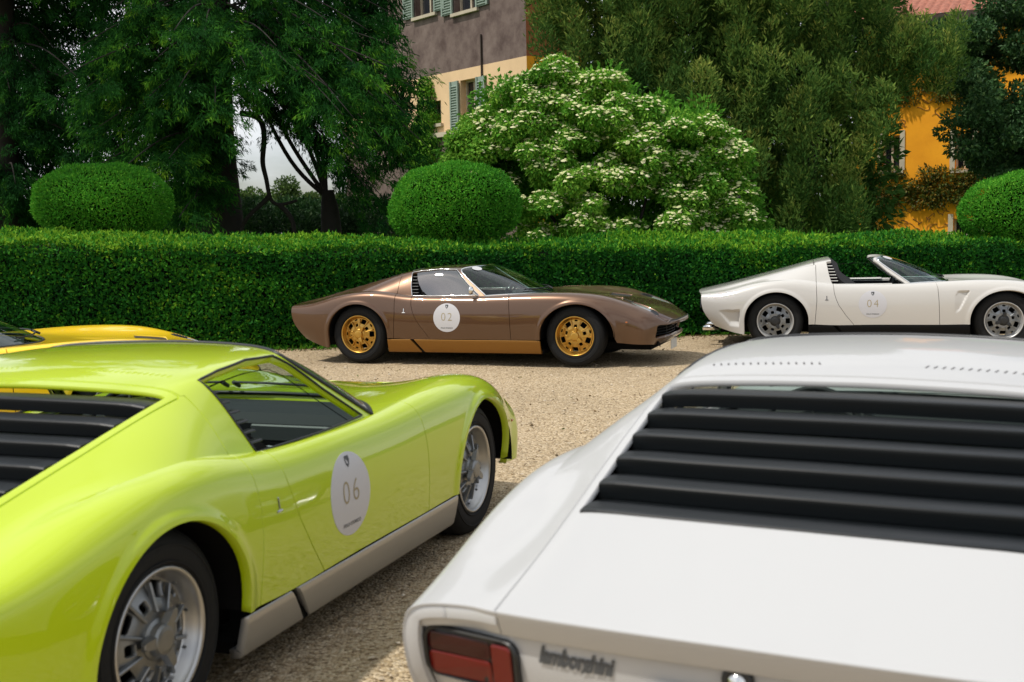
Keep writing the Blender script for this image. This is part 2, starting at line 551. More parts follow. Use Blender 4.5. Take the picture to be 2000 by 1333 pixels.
def side_pieces(G, N):
    """left side cut into rear clam, quarter, door, front clam"""
    pm = PM.grid(G, N)
    _, pm = pm.split(lambda V: np.where(V[:, 0] < -1.2, arch_f(V, 0), 1.0))
    _, pm = pm.split(lambda V: np.where((V[:, 0] > -1.2) & (V[:, 0] < .62), arch_f(V, 1), 1.0))
    rear, rest = pm.gap(lambda V: V[:, 0] - xB(V[:, 2]))
    quarter, rest = rest.gap(lambda V: V[:, 0] - xDr(V[:, 2]))
    door, front = rest.gap(lambda V: V[:, 0] - xDf(V[:, 2]))
    # grille mouth round the nose
    def mouth(V):
        q = np.abs(np.stack([V[:, 1], V[:, 2] - .364], 1)) - np.array([.63, .070 - .03])
        d = np.linalg.norm(np.maximum(q, 0), axis=1) + np.minimum(q.max(1), 0) - .03
        return np.where(V[:, 0] > .66, d, 1.0)
    _, front = front.split(mouth)
    return rear, quarter, door, front

def head_f(V):                      # headlamp oval (x, |y|), slanting outwards to the back
    x = V[:, 0] - .640; y = np.abs(V[:, 1]) - .508
    a = rad(12); xr = x * np.cos(a) + y * np.sin(a); yr = -x * np.sin(a) + y * np.cos(a)
    return (np.sqrt((xr / .215) ** 2 + (yr / .105) ** 2) - 1) * .105

_sideL = side_pieces(GS, NS)
_sideR = side_pieces(GSR, NSR)
pmF = PM.grid(GF, NF)
_head, _hoodp = pmF.split(head_f)
HEADP = _head
_cowl, HOOD = _hoodp.gap(lambda V: V[:, 0] + .735 + np.maximum(C4(np.array([-.735]))[0, 1] - np.abs(V[:, 1]), 0) * 1.15)
def hood_slots(V):                  # two grilled vents in the bonnet
    q = np.abs(np.stack([V[:, 0] - .26 , np.abs(V[:, 1]) - .215], 1)) - np.array([.10, .085])
    return np.linalg.norm(np.maximum(q, 0), axis=1) + np.minimum(q.max(1), 0) - .02
VENTP, HOOD = HOOD.split(hood_slots)

pmR = PM.grid(GR, NR)
_winp, _rr = pmR.split(f_win(WIN))
GLASSP, INTAKEP = _winp.split(f_win(GLASS))
_rclam, _cab = _rr.gap(lambda V: V[:, 0] - np.where(np.abs(V[:, 1]) > .60, xB(V[:, 2]), -2.06))
_lid, _rclam = _rclam.gap(f_xy(LID))
LIDFULL = _lid
_, LIDP = _lid.split(f_xy(LOUV))
RCLAM = {'coupe': join(_sideL[0], _sideL[0].mirrored(), _rclam), 'roadster': join(_sideR[0], _sideR[0].mirrored(), _rclam)}
# windscreen : Coons patch between the cowl line, the header and the two pillars
_vst = .66                                     # corner of the header in R's section parameter
_nb = 61
def _wrow():
    tt = np.linspace(-1, 1, _nb); a = np.abs(tt); sg = np.where(tt < 0, -1, 1)
    B = evalF([0.0], a)[0].copy(); B[:, 1] *= sg
    T = evalR([1.0], a * _vst)[0].copy(); T[:, 1] *= sg
    s = np.linspace(0, 1, 31)
    L = evalR([1.0], 1 - s * (1 - _vst))[0]    # pillar from its foot up to the corner (left)
    Rr = L * np.array([1, -1, 1])
    t01 = (tt + 1) / 2
    G = np.zeros((31, _nb, 3))
    for i, si in enumerate(s):
        ruled = B * (1 - si) + T * si
        edge = Rr[i] * (1 - t01)[:, None] + L[i] * t01[:, None]
        bl = (B[0] * (1 - si) + T[0] * si) * (1 - t01)[:, None] + (B[-1] * (1 - si) + T[-1] * si) * t01[:, None]
        G[i] = ruled + edge - bl
        G[i, :, 2] += .012 * 4 * si * (1 - si) * (1 - tt ** 4)       # a little crown
    return G
GW = _wrow()
NW = grid_normals(GW); NW *= np.sign(NW[15, 30, 2])
def wind_pm():
    pm = PM.grid(GW, NW)
    if np.cross(GW[1, 30] - GW[0, 30], GW[0, 31] - GW[0, 30])[2] < 0: pm.F = [f[::-1] for f in pm.F]
    return pm
WINDP = wind_pm()
WIND_RIM = np.concatenate([GW[0, :], GW[1:, -1], GW[-1, ::-1][1:], GW[::-1, 0][1:-1]])

CABIN = {'coupe': join(_cab, _sideL[1], _sideL[1].mirrored(), _cowl)}
# the open car: roof skin gone ahead of the pillars, only a header rail above the windscreen stays
_a, _b = _cab.split(lambda V: np.where(V[:, 2] > .765, V[:, 0] + 1.865 - .10 * np.clip((1.0 - V[:, 2]) / .25, -1, 1), -1.0 if False else np.where(V[:, 0] > -1.2, 1.0, -1.0)))
_hdr = _b
def f_keep(V):          # distance back from the header / pillar edge
    e = evalR([1.0], np.linspace(0, 1, 60))[0]
    d = np.full(len(V), 9.)
    for p in e: d = np.minimum(d, np.linalg.norm((V - p * np.array([1, 1, 1])) * np.array([1, 0, 1]) + np.stack([0 * V[:, 0], np.abs(V[:, 1]) - p[1], 0 * V[:, 0]], 1), axis=1))
    return d - .040
_hdr, _ = _hdr.split(f_keep)
CABIN['roadster'] = join(_a, _hdr, _sideR[1], _sideR[1].mirrored(), _cowl)
FRONT = {'coupe': join(_sideL[3], _sideL[3].mirrored(), HOOD), 'roadster': join(_sideR[3], _sideR[3].mirrored(), HOOD)}
DOORL = _sideL[2]

# ---- tail: undercut band round the edge, then the panel
_ot = np.concatenate([evalR([0.0], np.linspace(0, 1, 60))[0], evalS([-3.36], np.linspace(0, 1, 60)[1:])[0]])
_bot = np.array([[ -3.20 + .0 * t, .735 * (1 - t), .265 - .012 * math.sin(t * math.pi / 2)] for t in np.linspace(0, 1, 30)[1:]])
_half = np.concatenate([_ot, _bot])                       # centre-top -> corner -> bottom centre (y>0)
RING = np.concatenate([_half, (_half * np.array([1, -1, 1]))[::-1][1:-1]])
def _ring_inset(P, d, fwd):
    n = len(P); Q = P[:, 1:]
    T = np.roll(Q, -2, 0) - np.roll(Q, 2, 0); T /= np.linalg.norm(T, axis=1, keepdims=True) + 1e-9
    nin = np.stack([T[:, 1], -T[:, 0]], 1)
    c = Q.mean(0); 
    if ((c - Q) * nin).sum() < 0: nin = -nin
    O = P.copy(); O[:, 1:] += nin * d * np.array([.55, 1.0]); O[:, 0] += fwd
    return O
_rings = [RING, _ring_inset(RING, .003, -.002), _ring_inset(RING, .008, .001), _ring_inset(RING, .056, .020), _ring_inset(RING, .061, .030)]
_GT = np.stack(_rings)                                     # (5,n,3)
_GT = np.concatenate([_GT, _GT[:, :1]], axis=1)
_NT = grid_normals(_GT)
TAILBAND = PM.grid(_GT, _NT)
if _NT[2, 0, 0] > 0: TAILBAND = PM(TAILBAND.V, -TAILBAND.N, [f[::-1] for f in TAILBAND.F])
_gL = lambda V: np.abs(np.abs(V[:, 1]) - .522) - .0025
_g1, TAILBAND = TAILBAND.split(lambda V: np.where(V[:, 2] > .55, _gL(V), 1.0))
_topx = lambda y: np.interp(np.abs(y), _half[:60, 1], _half[:60, 0])
_zs = evalS([-3.36], np.linspace(0, 1, 60))[0]
def tail_x(y, z):
    return _topx(y) + np.interp(-np.asarray(z), -_zs[:, 2], _zs[:, 0]) + 3.37
_yy = np.linspace(-.8, .8, 81); _zz = np.linspace(.2, .70, 31)
_GP = np.array([[(tail_x(y, z) + .029, y, z) for y in _yy[::-1]] for z in _zz])
_NP = grid_normals(_GP)
_inner = _rings[4][:, 1:]
_pp = PM.grid(_GP, _NP)
if _NP[15, 40, 0] > 0: _pp = PM(_pp.V, -_pp.N, [f[::-1] for f in _pp.F])
TAILP, _ = _pp.split(lambda V: poly_sdf(_inner)(V[:, 1:]))

# ---- sills below the doors, with the slanted brake-air slot ahead of the rear wheel
_sp = np.array([(.862, .279), (.866, .272), (.864, .25), (.850, .19), (.838, .148), (.826, .135), (.79, .130)])
_gx = np.linspace(-2.16, -.33, 120)
_GSI = np.array([[(x, p[0], p[1]) for p in _sp] for x in _gx])
SILL = PM.grid(_GSI, grid_normals(_GSI))
_ea = lambda k: (lambda V: arch_f(V, k))
_, SILL = SILL.split(lambda V: np.where(V[:, 0] < -1, (V[:, 0] + 2.128 - .0 * V[:, 2]), 1.0))
_, SILL = SILL.split(lambda V: np.where(V[:, 0] > -1, (-.368 + (V[:, 2] - .28) * -.05) - V[:, 0], 1.0))
_slot = lambda o: (lambda V: V[:, 0] - (-1.86 + (.282 - V[:, 2]) * .85 + o))
SILL_R, _ = SILL.split(_slot(0.0))
_, SILL_F = SILL.split(_slot(.046))
# ================================================================== CAR: materials and parts
def paint(name, col, metal=0.0, rough=0.32, coat=1.0):
    m, nt, b = mat_nodes(name)
    b.inputs['Base Color'].default_value = (*col, 1)
    b.inputs['Metallic'].default_value = metal
    b.inputs['Roughness'].default_value = rough
    b.inputs['Coat Weight'].default_value = coat
    b.inputs['Specular IOR Level'].default_value = .3
    b.inputs['Coat Roughness'].default_value = 0.025
    tcn = nt.nodes.new('ShaderNodeTexCoord')
    n = nt.nodes.new('ShaderNodeTexNoise'); n.inputs['Scale'].default_value = 5.0; n.inputs['Detail'].default_value = 3
    nt.links.new(tcn.outputs['Object'], n.inputs['Vector'])
    bp = nt.nodes.new('ShaderNodeBump'); bp.inputs['Strength'].default_value = 0.03; bp.inputs['Distance'].default_value = 0.02
    nt.links.new(n.outputs['Fac'], bp.inputs['Height'])
    nt.links.new(bp.outputs['Normal'], b.inputs['Coat Normal'])
    # thin road dust: rougher coat in patches
    r = nt.nodes.new('ShaderNodeMapRange'); r.inputs[1].default_value = .45; r.inputs[2].default_value = .75
    r.inputs[3].default_value = .008; r.inputs[4].default_value = .04
    n2 = nt.nodes.new('ShaderNodeTexNoise'); n2.inputs['Scale'].default_value = 9.0; n2.inputs['Detail'].default_value = 8
    nt.links.new(tcn.outputs['Object'], n2.inputs['Vector'])
    nt.links.new(n2.outputs['Fac'], r.inputs[0]); nt.links.new(r.outputs[0], b.inputs['Coat Roughness'])
    return m

M_BLACK = pmat('black_satin', (.012, .013, .014), .42)
M_LOUV = pmat('black_louvre', (.0035, .005, .006), .34, spec=.24)
M_DARK = pmat('dark_cavity', (.006, .006, .006), .9, spec=.1)
M_RUBBER = pmat('black_rubber', (.014, .015, .016), .62, noise=(60, .25, .05))
M_TYRE = pmat('tyre_rubber', (.010, .0105, .011), .75, spec=.25, noise=(35, .3, .04))
M_CHROME = pmat('chrome', (.82, .82, .80), .09, 1.0)
M_ALLOY = pmat('cast_alloy', (.27, .28, .285), .46, 1.0, noise=(40, .12, .03))
M_ALLOYD = pmat('dark_alloy', (.20, .21, .21), .40, 1.0, noise=(40, .15, .03))
M_LIP = pmat('polished_alloy', (.46, .46, .455), .33, .9)
M_LIP2 = pmat('bright_rim_lip', (.50, .50, .49), .38, .55)
M_GOLD = pmat('gold_paint', (.56, .325, .060), .32, .85, coat=.5)
M_GOLDSILL = pmat('gold_sill', (.25, .115, .018), .38, .6, coat=.25)
M_SILVER = pmat('silver_sill', (.44, .44, .435), .34, .7, coat=.2)
M_BLKSILL = pmat('black_sill', (.006, .006, .006), .7, spec=.12)
M_WHITE = pmat('roundel_white', (.54, .54, .56), .35)
M_GOLDTXT = pmat('number_gold', (.33, .27, .15), .5)
M_INK = pmat('ink', (.06, .065, .07), .5)
M_LEATHER = pmat('black_leather', (.010, .011, .013), .6, spec=.25, noise=(30, .2, .08))
M_DASH = pmat('dash_black', (.012, .014, .016), .55, spec=.3)
M_DASH2 = pmat('dash_panel_grey', (.055, .062, .066), .5)
M_REDLENS = pmat('red_lens', (.125, .007, .004), .12, spec=.4)
M_DARKRED = pmat('dark_red_lens', (.034, .005, .004), .12, spec=.4)
M_ORANGE = pmat('amber_lens', (.45, .12, .02), .15, coat=1.0)
M_LENS = pmat('lamp_glass', (.60, .62, .63), .10, .5, coat=1.0)
M_SLOT = pmat('slot_grey', (.10, .10, .10), .8)
M_PLATE = pmat('plate_white', (.62, .62, .58), .4)
M_PLATED = pmat('plate_dark', (.02, .028, .036), .5)

def glass_mat(name, tint, refl):
    m = bpy.data.materials.new(name); m.use_nodes = True
    nt = m.node_tree; nt.nodes.clear()
    o = nt.nodes.new('ShaderNodeOutputMaterial'); mx = nt.nodes.new('ShaderNodeMixShader')
    t = nt.nodes.new('ShaderNodeBsdfTransparent'); t.inputs['Color'].default_value = (*tint, 1)
    g = nt.nodes.new('ShaderNodeBsdfGlossy'); g.inputs['Roughness'].default_value = .01
    g.inputs['Color'].default_value = (.95, .98, 1, 1)
    f = nt.nodes.new('ShaderNodeFresnel'); ge = nt.nodes.new('ShaderNodeNewGeometry'); mr = nt.nodes.new('ShaderNodeMapRange')
    mr.inputs[3].default_value = refl; mr.inputs[4].default_value = 1 / refl     # same pane from either side
    nt.links.new(ge.outputs['Backfacing'], mr.inputs[0]); nt.links.new(mr.outputs[0], f.inputs['IOR'])
    nt.links.new(f.outputs['Fac'], mx.inputs['Fac'])
    nt.links.new(t.outputs[0], mx.inputs[1]); nt.links.new(g.outputs[0], mx.inputs[2])
    nt.links.new(mx.outputs[0], o.inputs['Surface'])
    return m
M_GLASS = glass_mat('window_glass', (.50, .58, .57), 2.7)
M_WIND = glass_mat('windscreen_glass', (.66, .80, .73), 1.55)

# ---- wheel (outer face towards +y, centre at origin)
def wheel_meshes(m_rim, m_lip, m_spin, width):
    w = width / 2; R = .325; out = {}
    tp = [(.205, w - .012), (.215, w - .002), (.235, w + .004), (.262, w + .006), (.285, w + .002), (.303, w - .010), (.314, w - .022),
          (.3225, w - .042), (.325, w * .45), (.3225, w * .44), (.3225, w * .38), (.325, w * .37), (.3255, 0), (.3225, -.01), (.3225, -.02), (.325, -.025), (.325, -w * .6), (.316, -w + .02), (.29, -w), (.22, -w + .01), (.20, -w + .03)]
    tv = cat(lathe(tp[::-1], 72))
    # faint sidewall ribs
    for r in (.225, .275): tv = cat(tv, lathe([(r + .004, w + .0015), (r + .002, w + .0075), (r - .002, w + .0075), (r - .004, w + .0015)], 72))
    out['tyre'] = raw_mesh('tyre', tv[0], tv[1], M_TYRE)
    lp = [(.2125, w - .014), (.2125, w + .002), (.208, w + .005), (.201, w + .003), (.197, w - .006), (.193, w - .020), (.186, w - .028), (.182, w - .046), (.176, w - .052)]
    lv = lathe(lp[::-1], 72)
    out['rim_lip'] = raw_mesh('rim_lip', lv[0], lv[1], m_lip)
    # perforated face: polar grid cut by holes
    d0 = w - .052
    na, nr = 160, 20
    A = np.linspace(0, 2 * np.pi, na + 1); Rr = np.linspace(.182, .030, nr)
    G = np.zeros((na + 1, nr, 3))
    dep = d0 + .030 * sm(.165, .085, Rr)          # coned towards the hub
    for j in range(nr): G[:, j] = np.stack([Rr[j] * np.cos(A), np.full(na + 1, dep[j]), Rr[j] * np.sin(A)], 1)
    N = grid_normals(G)
    pm = PM.grid(G, N)
    if N[0, 5, 1] < 0: pm = PM(pm.V, -pm.N, [f[::-1] for f in pm.F])
    def holes(V):
        r = np.hypot(V[:, 0], V[:, 2]); a = np.arctan2(V[:, 2], V[:, 0]); f = np.full(len(V), 1.)
        for k in range(5):
            for (ac, rc, hr, ht, rd) in ((0, .143, .025, .031, .007), (36, .106, .018, .019, .008), (36, .163, .009, .018, .004)):
                th = rad(72 * k + ac + 18); da = (a - th + np.pi) % (2 * np.pi) - np.pi
                q = np.abs(np.stack([r * np.cos(da) - rc, r * np.sin(da)], 1)) - np.array([hr - rd, ht - rd])
                dd = np.linalg.norm(np.maximum(q, 0), axis=1) + np.minimum(q.max(1), 0) - rd
                f = np.minimum(f, np.where(np.abs(da) < 1.2, dd, 1.))
        return f
    _, pm = pm.split(holes)
    pm = pm.flanged(.022)
    out['rim_face'] = raw_mesh('rim_face', pm.V, pm.F, m_rim, True, pm.N)
    ribs = []
    for k in range(5):                                   # raised spokes either side of every window
        for s_ in (-1, 1):
            th = rad(72 * k + 18 + s_ * 17); c, s2 = math.cos(th), math.sin(th)
            v, f = box((0, 0, 0), (.088, .020, .010), .003)
            v = v + np.array([.125, d0 + .012, 0]); v[:, 1] += (.165 - v[:, 0]) * .28
            v = np.stack([v[:, 0] * c - v[:, 2] * s2, v[:, 1], v[:, 0] * s2 + v[:, 2] * c], 1)
            ribs.append((v, f))
    # ring of small bolts
    for k in range(10):
        th = rad(36 * k + 9); v, f = lathe([(.0, .012), (.004, .012), (.005, .009), (.005, 0)][::-1], 6)
        ribs.append((v + np.array([.188 * math.cos(th) * .97, d0 + .004, .188 * math.sin(th) * .97]), f))
    rv = cat(*ribs); out['rim_spokes'] = raw_mesh('rim_spokes', rv[0], rv[1], m_rim, False)
    bp = [(.20, -w + .03), (.185, -w * .4), (.178, d0 - .02), (.181, d0)]
    bv = lathe(bp, 48); out['rim_barrel'] = raw_mesh('rim_barrel', bv[0], bv[1], m_rim)
    bd = cat(lathe([(.165, d0 - .075), (.02, d0 - .075)], 40), lathe([(.165, d0 - .09), (.165, d0 - .075)], 40))
    out['brake_disc'] = raw_mesh('brake_disc', bd[0], bd[1], M_DARK)
    # knock-off spinner with three ears
    sp = [lathe([(.064, d0 + .018), (.060, d0 + .034), (.050, d0 + .040), (.046, d0 + .058), (.041, d0 + .066), (.030, d0 + .069), (.0, d0 + .070)], 36)]
    for k in range(3):
        th = rad(120 * k + 12); c, s2 = math.cos(th), math.sin(th)
        P = []
        for (r, hw, h) in ((.028, .024, .010), (.055, .021, .011), (.080, .018, .010), (.094, .012, .008), (.098, .005, .005)):
            y = d0 + .052 + (r - .03) * .10
            P.append([(r, y - h, -hw), (r, y + h, -hw * .7), (r, y + h, hw * .7), (r, y - h, hw)])
        P = np.array(P); V = P.reshape(-1, 3); F = []
        for i in range(4):
            for j in range(4): F.append((i * 4 + j, (i + 1) * 4 + j, (i + 1) * 4 + (j + 1) % 4, i * 4 + (j + 1) % 4))
        F.append((16, 17, 18, 19))
        V = np.stack([V[:, 0] * c - V[:, 2] * s2, V[:, 1], V[:, 0] * s2 + V[:, 2] * c], 1)
        sp.append((V, F))
    sv = cat(*sp); out['spinner'] = raw_mesh('spinner', sv[0], sv[1], m_spin, False)
    return out

def vf_obj(name, vf, mat, parent, smooth=False):
    return mesh_obj(name, vf[0], vf[1], mat, parent, smooth)

def decal(parent, number, face_col):
    """white door roundel with its number, shield and caption, on both doors"""
    cx, cz, r = -1.417, .520, .155
    disc, _ = DOORL.split(lambda V: np.hypot(V[:, 0] - cx, V[:, 2] - cz) - r)
    for sgn in (-1, 1):
        d = disc.offset(.0016)
        d = d.flanged(.0016)
        if sgn < 0: d = d.mirrored()
        o = d.obj('roundel', face_col, parent)
        def put(name, V2, F, mat, lift):
            # V2 in (right, up) as read from outside
            x = cx + V2[:, 0] * (1 if sgn < 0 else -1); z = cz + V2[:, 1]
            y = sgn * (side_y(x, z) + lift)
            F = F if sgn < 0 else [f[::-1] for f in F]
            V = np.stack([x, y, z], 1)
            return mesh_obj(name, V, F, mat, o, False)
        V, F = text_geo(number, .124, 0, -.0018, 1.28)
        V[:, 0] *= .95; V[:, 1] += .005 - .0
        put('number', V, F, M_GOLDTXT, .0026)
        V, F = text_geo('POLO STORICO', .0185, 0, .0004, 1.05); V[:, 1] -= .112
        put('caption', V, F, M_INK, .0026)
        sh = np.array([(-.016, .02), (.016, .02), (.018, .005), (.012, -.012), (0, -.024), (-.012, -.012), (-.018, .005)])
        ish = sh * .55 + np.array([0, .001])
        V2 = np.concatenate([sh, ish]) + np.array([0, .122]); n = len(sh)
        F = [(i, i + n, (i + 1) % n + n, (i + 1) % n) for i in range(n)]
        F += [(n, n + 1, n + 3), (n + 1, n + 2, n + 3)]
        put('shield', V2, F, M_INK, .0026)

def curve_on_tail(pts_yz, lift):
    P = np.array(pts_yz, float)
    return np.stack([tail_x(P[:, 0], P[:, 1]) + .029 - lift, P[:, 0], P[:, 1]], 1)

def rrect(w, h, r, n=6):
    P = []
    for cx, cy, a0 in ((w - r, h - r, 0), (-w + r, h - r, 90), (-w + r, -h + r, 180), (w - r, -h + r, 270)):
        for k in range(n + 1):
            a = rad(a0 + 90 * k / n); P.append((cx + r * math.cos(a), cy + r * math.sin(a)))
    return np.array(P)

def loft_rings(rings, cap=True):
    R = [np.asarray(r, float) for r in rings]; n = len(R[0]); V = np.concatenate(R); F = []
    for i in range(len(R) - 1):
        for j in range(n): F.append((i * n + j, i * n + (j + 1) % n, (i + 1) * n + (j + 1) % n, (i + 1) * n + j))
    if cap: F.append(tuple((len(R) - 1) * n + j for j in range(n)))
    return V, F

_WM = {}
_SH = {}
def shared(name, key, make, mat, parent):
    """panels alike on several cars share mesh data; the paint sits on the object"""
    if key not in _SH: _SH[key] = make().obj(name, mat).data; bpy.data.objects.remove([o for o in bpy.data.objects if o.data is _SH[key]][0])
    o = link(bpy.data.objects.new(name, _SH[key]), parent)
    o.material_slots[0].link = 'OBJECT'; o.material_slots[0].material = mat
    return o
def make_car(name, label, pos, yaw, z0, body, variant='coupe', number=None, sill=M_SILVER, rims=(M_ALLOY, M_LIP, M_ALLOY), trim=M_BLACK,
             glass_up=True, louvres=True, steer=0.0, roundel=M_WHITE, group='sports cars parked on the gravel', mirror=False, sticker=False, slots=M_SLOT):
    root = empty(name, (pos[0], pos[1], z0), yaw)
    tag(root, label, 'car', group)
    mir = lambda p: p.mirrored()
    shared('rear_clamshell', ('r', variant), lambda: RCLAM[variant].flanged(.035), body, root)
    shared('cabin_shell', ('c', variant), lambda: CABIN[variant].flanged(.03), body, root)
    front = shared('front_clamshell', ('f', variant), lambda: FRONT[variant].flanged(.035), body, root)
    for sg in (-1, 1): d = shared('door', ('d', sg), lambda: (DOORL if sg > 0 else mir(DOORL)).flanged(.035), body, root)
    (LIDP if louvres else LIDFULL).flanged(.014).obj('engine_cover', body, root)
    join(TAILBAND.flanged(.004)).obj('tail_band', body, root)
    tailp = TAILP.obj('tail_panel', body, root)
    for s_ in (SILL_R, SILL_F):
        for q in (s_, mir(s_)): q.flanged(.03).obj('sill', sill, root)
    # brake air slot behind the sill
    for sg in (-1, 1): vf_obj('brake_duct', box((-1.80, sg * .80, .205), (.26, .05, .14)), M_DARK, root)
    # glass
    w = WINDP.obj('windscreen', M_WIND, root)
    v, f = tube(WIND_RIM, .009, 8, True); vf_obj('windscreen_trim', (v, f), trim, w, True)
    if variant == 'coupe':
        gl = GLASSP.offset(-.006)
        for sg in (-1, 1):
            g1, g2 = gl.split(lambda V: V[:, 1])
            g = g1 if sg < 0 else g2
            if glass_up: g.obj('side_window', M_GLASS, root)
            P = np.array([p for p in GLASS]); y = np.array([np.interp(z, [.757, .80, .90, .98, 1.0, 1.03], [.762, .752, .694, .632, .612, .555]) for z in P[:, 1]])
            # trim round the opening follows the panel edge
            e = _win_edge[sg]
            v, f = tube(e, .0048, 6, True); vf_obj('window_trim', (v, f), trim, root, True)
    # side intake with its stack of small blades
    ink = INTAKEP.offset(-.055)
    for sg in (-1, 1):
        a, b = ink.split(lambda V: V[:, 1]); q = a if sg < 0 else b
        o = q.obj('side_intake', M_DARK, root)
        for k in range(7):
            z = .785 + k * .034
            x0 = np.interp(z, [.75, .85, 1.0], [-1.868, -1.897, -1.928]); x1 = np.interp(z, [.757, .81, .89, 1.004], [-1.69, -1.765, -1.825, -1.872])
            x1 = min(x1, x0 + .085); yy = win_y(z)
            Vb, Fb = box(((x0 + x1) / 2, sg * (yy - .030), z), (x1 - x0 - .004, .030, .008), .002, None)
            Vb[:, 1] += sg * (Vb[:, 2] - z) * -.6
            vf_obj('blade', (Vb, Fb), M_BLACK if variant == 'coupe' else body, o)
    # louvres over the engine
    if louvres:
        xs = np.linspace(-2.142, -2.862, 6)
        for k, xc in enumerate(xs):
            V, F = louvre_slat(xc, k)
            vf_obj('louvre_slat', (V, F), M_LOUV, root, False)
    if louvres:  # near-black sheet added below the slats so the gaps look dark
        P = [surf_R(x, 0)[2] - .085 for x in (-2.21, -2.93)]
        V = np.array([(-2.21, -.60, P[0]), (-2.21, .60, P[0]), (-2.93, .60, P[1]), (-2.93, -.60, P[1])]); V = np.concatenate([V, V - np.array([0, 0, .02])])
        vf_obj('louvre_dark_backing', (V, [(0, 1, 2, 3), (7, 6, 5, 4), (0, 4, 5, 1), (1, 5, 6, 2), (2, 6, 7, 3), (3, 7, 4, 0)]), M_DARK, root)
    # roof slots ahead of the louvres
    if variant == 'coupe':
        for sg in (-1, 1):
            for k in range(15):
                y = sg * (.155 + k * .0235); p = surf_R(-1.955, y)
                v, f = box((p[0], p[1], p[2] - .0035), (.024, .0065, .010), .002, rot('Z', rad(18) * sg) @ rot('Y', -.12))
                vf_obj('roof_slot', (v, f), slots, root)
    # wheel wells and floor
    for k, (xc, zc, rx, rz) in enumerate(ARCH):
        for sg in (-1, 1):
            a = np.linspace(-.10, math.pi + .10, 30)
            rows = []
            for y in (.50, .84):
                rows.append(np.stack([xc + (rx + .012) * np.cos(a), np.full(30, sg * y), zc + (rz + .012) * np.sin(a)], 1))
            V = np.concatenate(rows); F = [(i, i + 1, 31 + i, 30 + i) for i in range(29)]
            F.append(tuple(range(30)))
            vf_obj('wheel_well', (V, F), M_DARK, root)
    fl = cat(box((-1.22, 0, .15), (1.74, 1.56, .04)), box((-2.5, 0, .22), (1.3, .98, .10)), box((.15, 0, .20), (1.2, .98, .08)), box((.68, 0, .235), (.34, 1.2, .05)))
    vf_obj('floor_pan', fl, M_DARK, root)
    # bulkheads and inner panels keep the cavities dark
    vf_obj('front_bulkhead', box((-.62, 0, .44), (.03, 1.62, .52)), M_DARK, root)
    vf_obj('rear_bulkhead', box((-1.98, 0, .46), (.04, 1.36, .54)), M_DARK, root)
    eng = cat(box((-2.32, 0, .50), (.5, .72, .40), .05), box((-2.32, .0, .72), (.42, .30, .10), .03), box((-2.75, 0, .45), (.35, .5, .25), .05))
    vf_obj('engine', eng, M_DARK, root)
    vf_obj('boot_box', box((-3.06, 0, .45), (.40, 1.2, .26)), M_DARK, root)
    # interior
    for sg in (-1, 1):
        dc = vf_obj('door_card', box((-1.27, sg * .79, .50), (1.1, .03, .44), .01), M_LEATHER, root)
        vf_obj('armrest', box((-1.30, sg * .755, .52), (.42, .05, .07), .02), M_DASH2, dc)
        seat = []
        for (x, z, sx, sz, ang, yy) in ((-1.30, .26, .50, .14, -.12, .44), (-1.66, .46, .12, .56, .48, .44), (-1.80, .735, .09, .16, .42, .26)):
            v, f = box((0, 0, 0), (sx, yy, sz), .045); v = v @ rot('Y', -ang).T + np.array([x, sg * .36, z]); seat.append((v, f))
        for k in (-1, 1):
            v, f = box((0, 0, 0), (.10, .07, .46), .03); v = v @ rot('Y', -.48).T + np.array([-1.60, sg * .36 + k * .20, .46]); seat.append((v, f))
        vf_obj('seat', cat(*seat), M_LEATHER, root, False)
    dash = []
    P = [(-.64, .735), (-.80, .738), (-.92, .725), (-.985, .69), (-.98, .60), (-.90, .48), (-.64, .46)]
    ys = [-.70, .70]
    V = np.array([(x, y, z) for y in ys for x, z in P]); n = len(P)
    F = [(i, (i + 1) % n, n + (i + 1) % n, n + i) for i in range(n)] + [tuple(range(n))[::-1], tuple(range(n, 2 * n))]
    dsh = vf_obj('dashboard', (V, F), M_DASH, root)
    vf_obj('dash_panel', cat(box((-.988, -.40, .652), (.016, .44, .070), .006, None), box((-.985, -.03, .60), (.02, .20, .14), .008)), M_DASH2, dsh)
    vf_obj('grab_bar', tube(np.array([[-1.0, -.16, .60], [-1.02, -.22, .595], [-1.02, -.58, .595], [-1.0, -.64, .60]]), .010, 8), M_CHROME, dsh, True)
    for q in range(4): vf_obj('gauge', lathe_at((-.992, -.09 + q * .042, .655), .017, -.010), M_CHROME, dsh, True)
    vf_obj('instrument_binnacle', cat(box((-.985, .36, .715), (.10, .40, .085), .03)), M_LEATHER, dsh)
    vf_obj('centre_console', box((-1.25, 0, .36), (.85, .20, .24), .04), M_LEATHER, root)
    a = np.linspace(0, 2 * np.pi, 40, endpoint=False)
    c = np.stack([np.zeros(40), .185 * np.cos(a), .185 * np.sin(a)], 1) @ rot('Y', .42).T + np.array([-1.14, .36, .66])
    sw = [tube(c, .013, 8, True)]
    for th in (90, 210, 330):
        p = np.array([[0, 0, 0], [0, .18 * math.cos(rad(th)), .18 * math.sin(rad(th))]]) @ rot('Y', .42).T + np.array([-1.14, .36, .66]); sw.append(tube(p, .010, 6))
    sw.append(tube(np.array([[-1.14, .36, .66], [-.98, .36, .60]]), .02, 8))
    vf_obj('steering_wheel', cat(*sw), M_LEATHER, root, True)
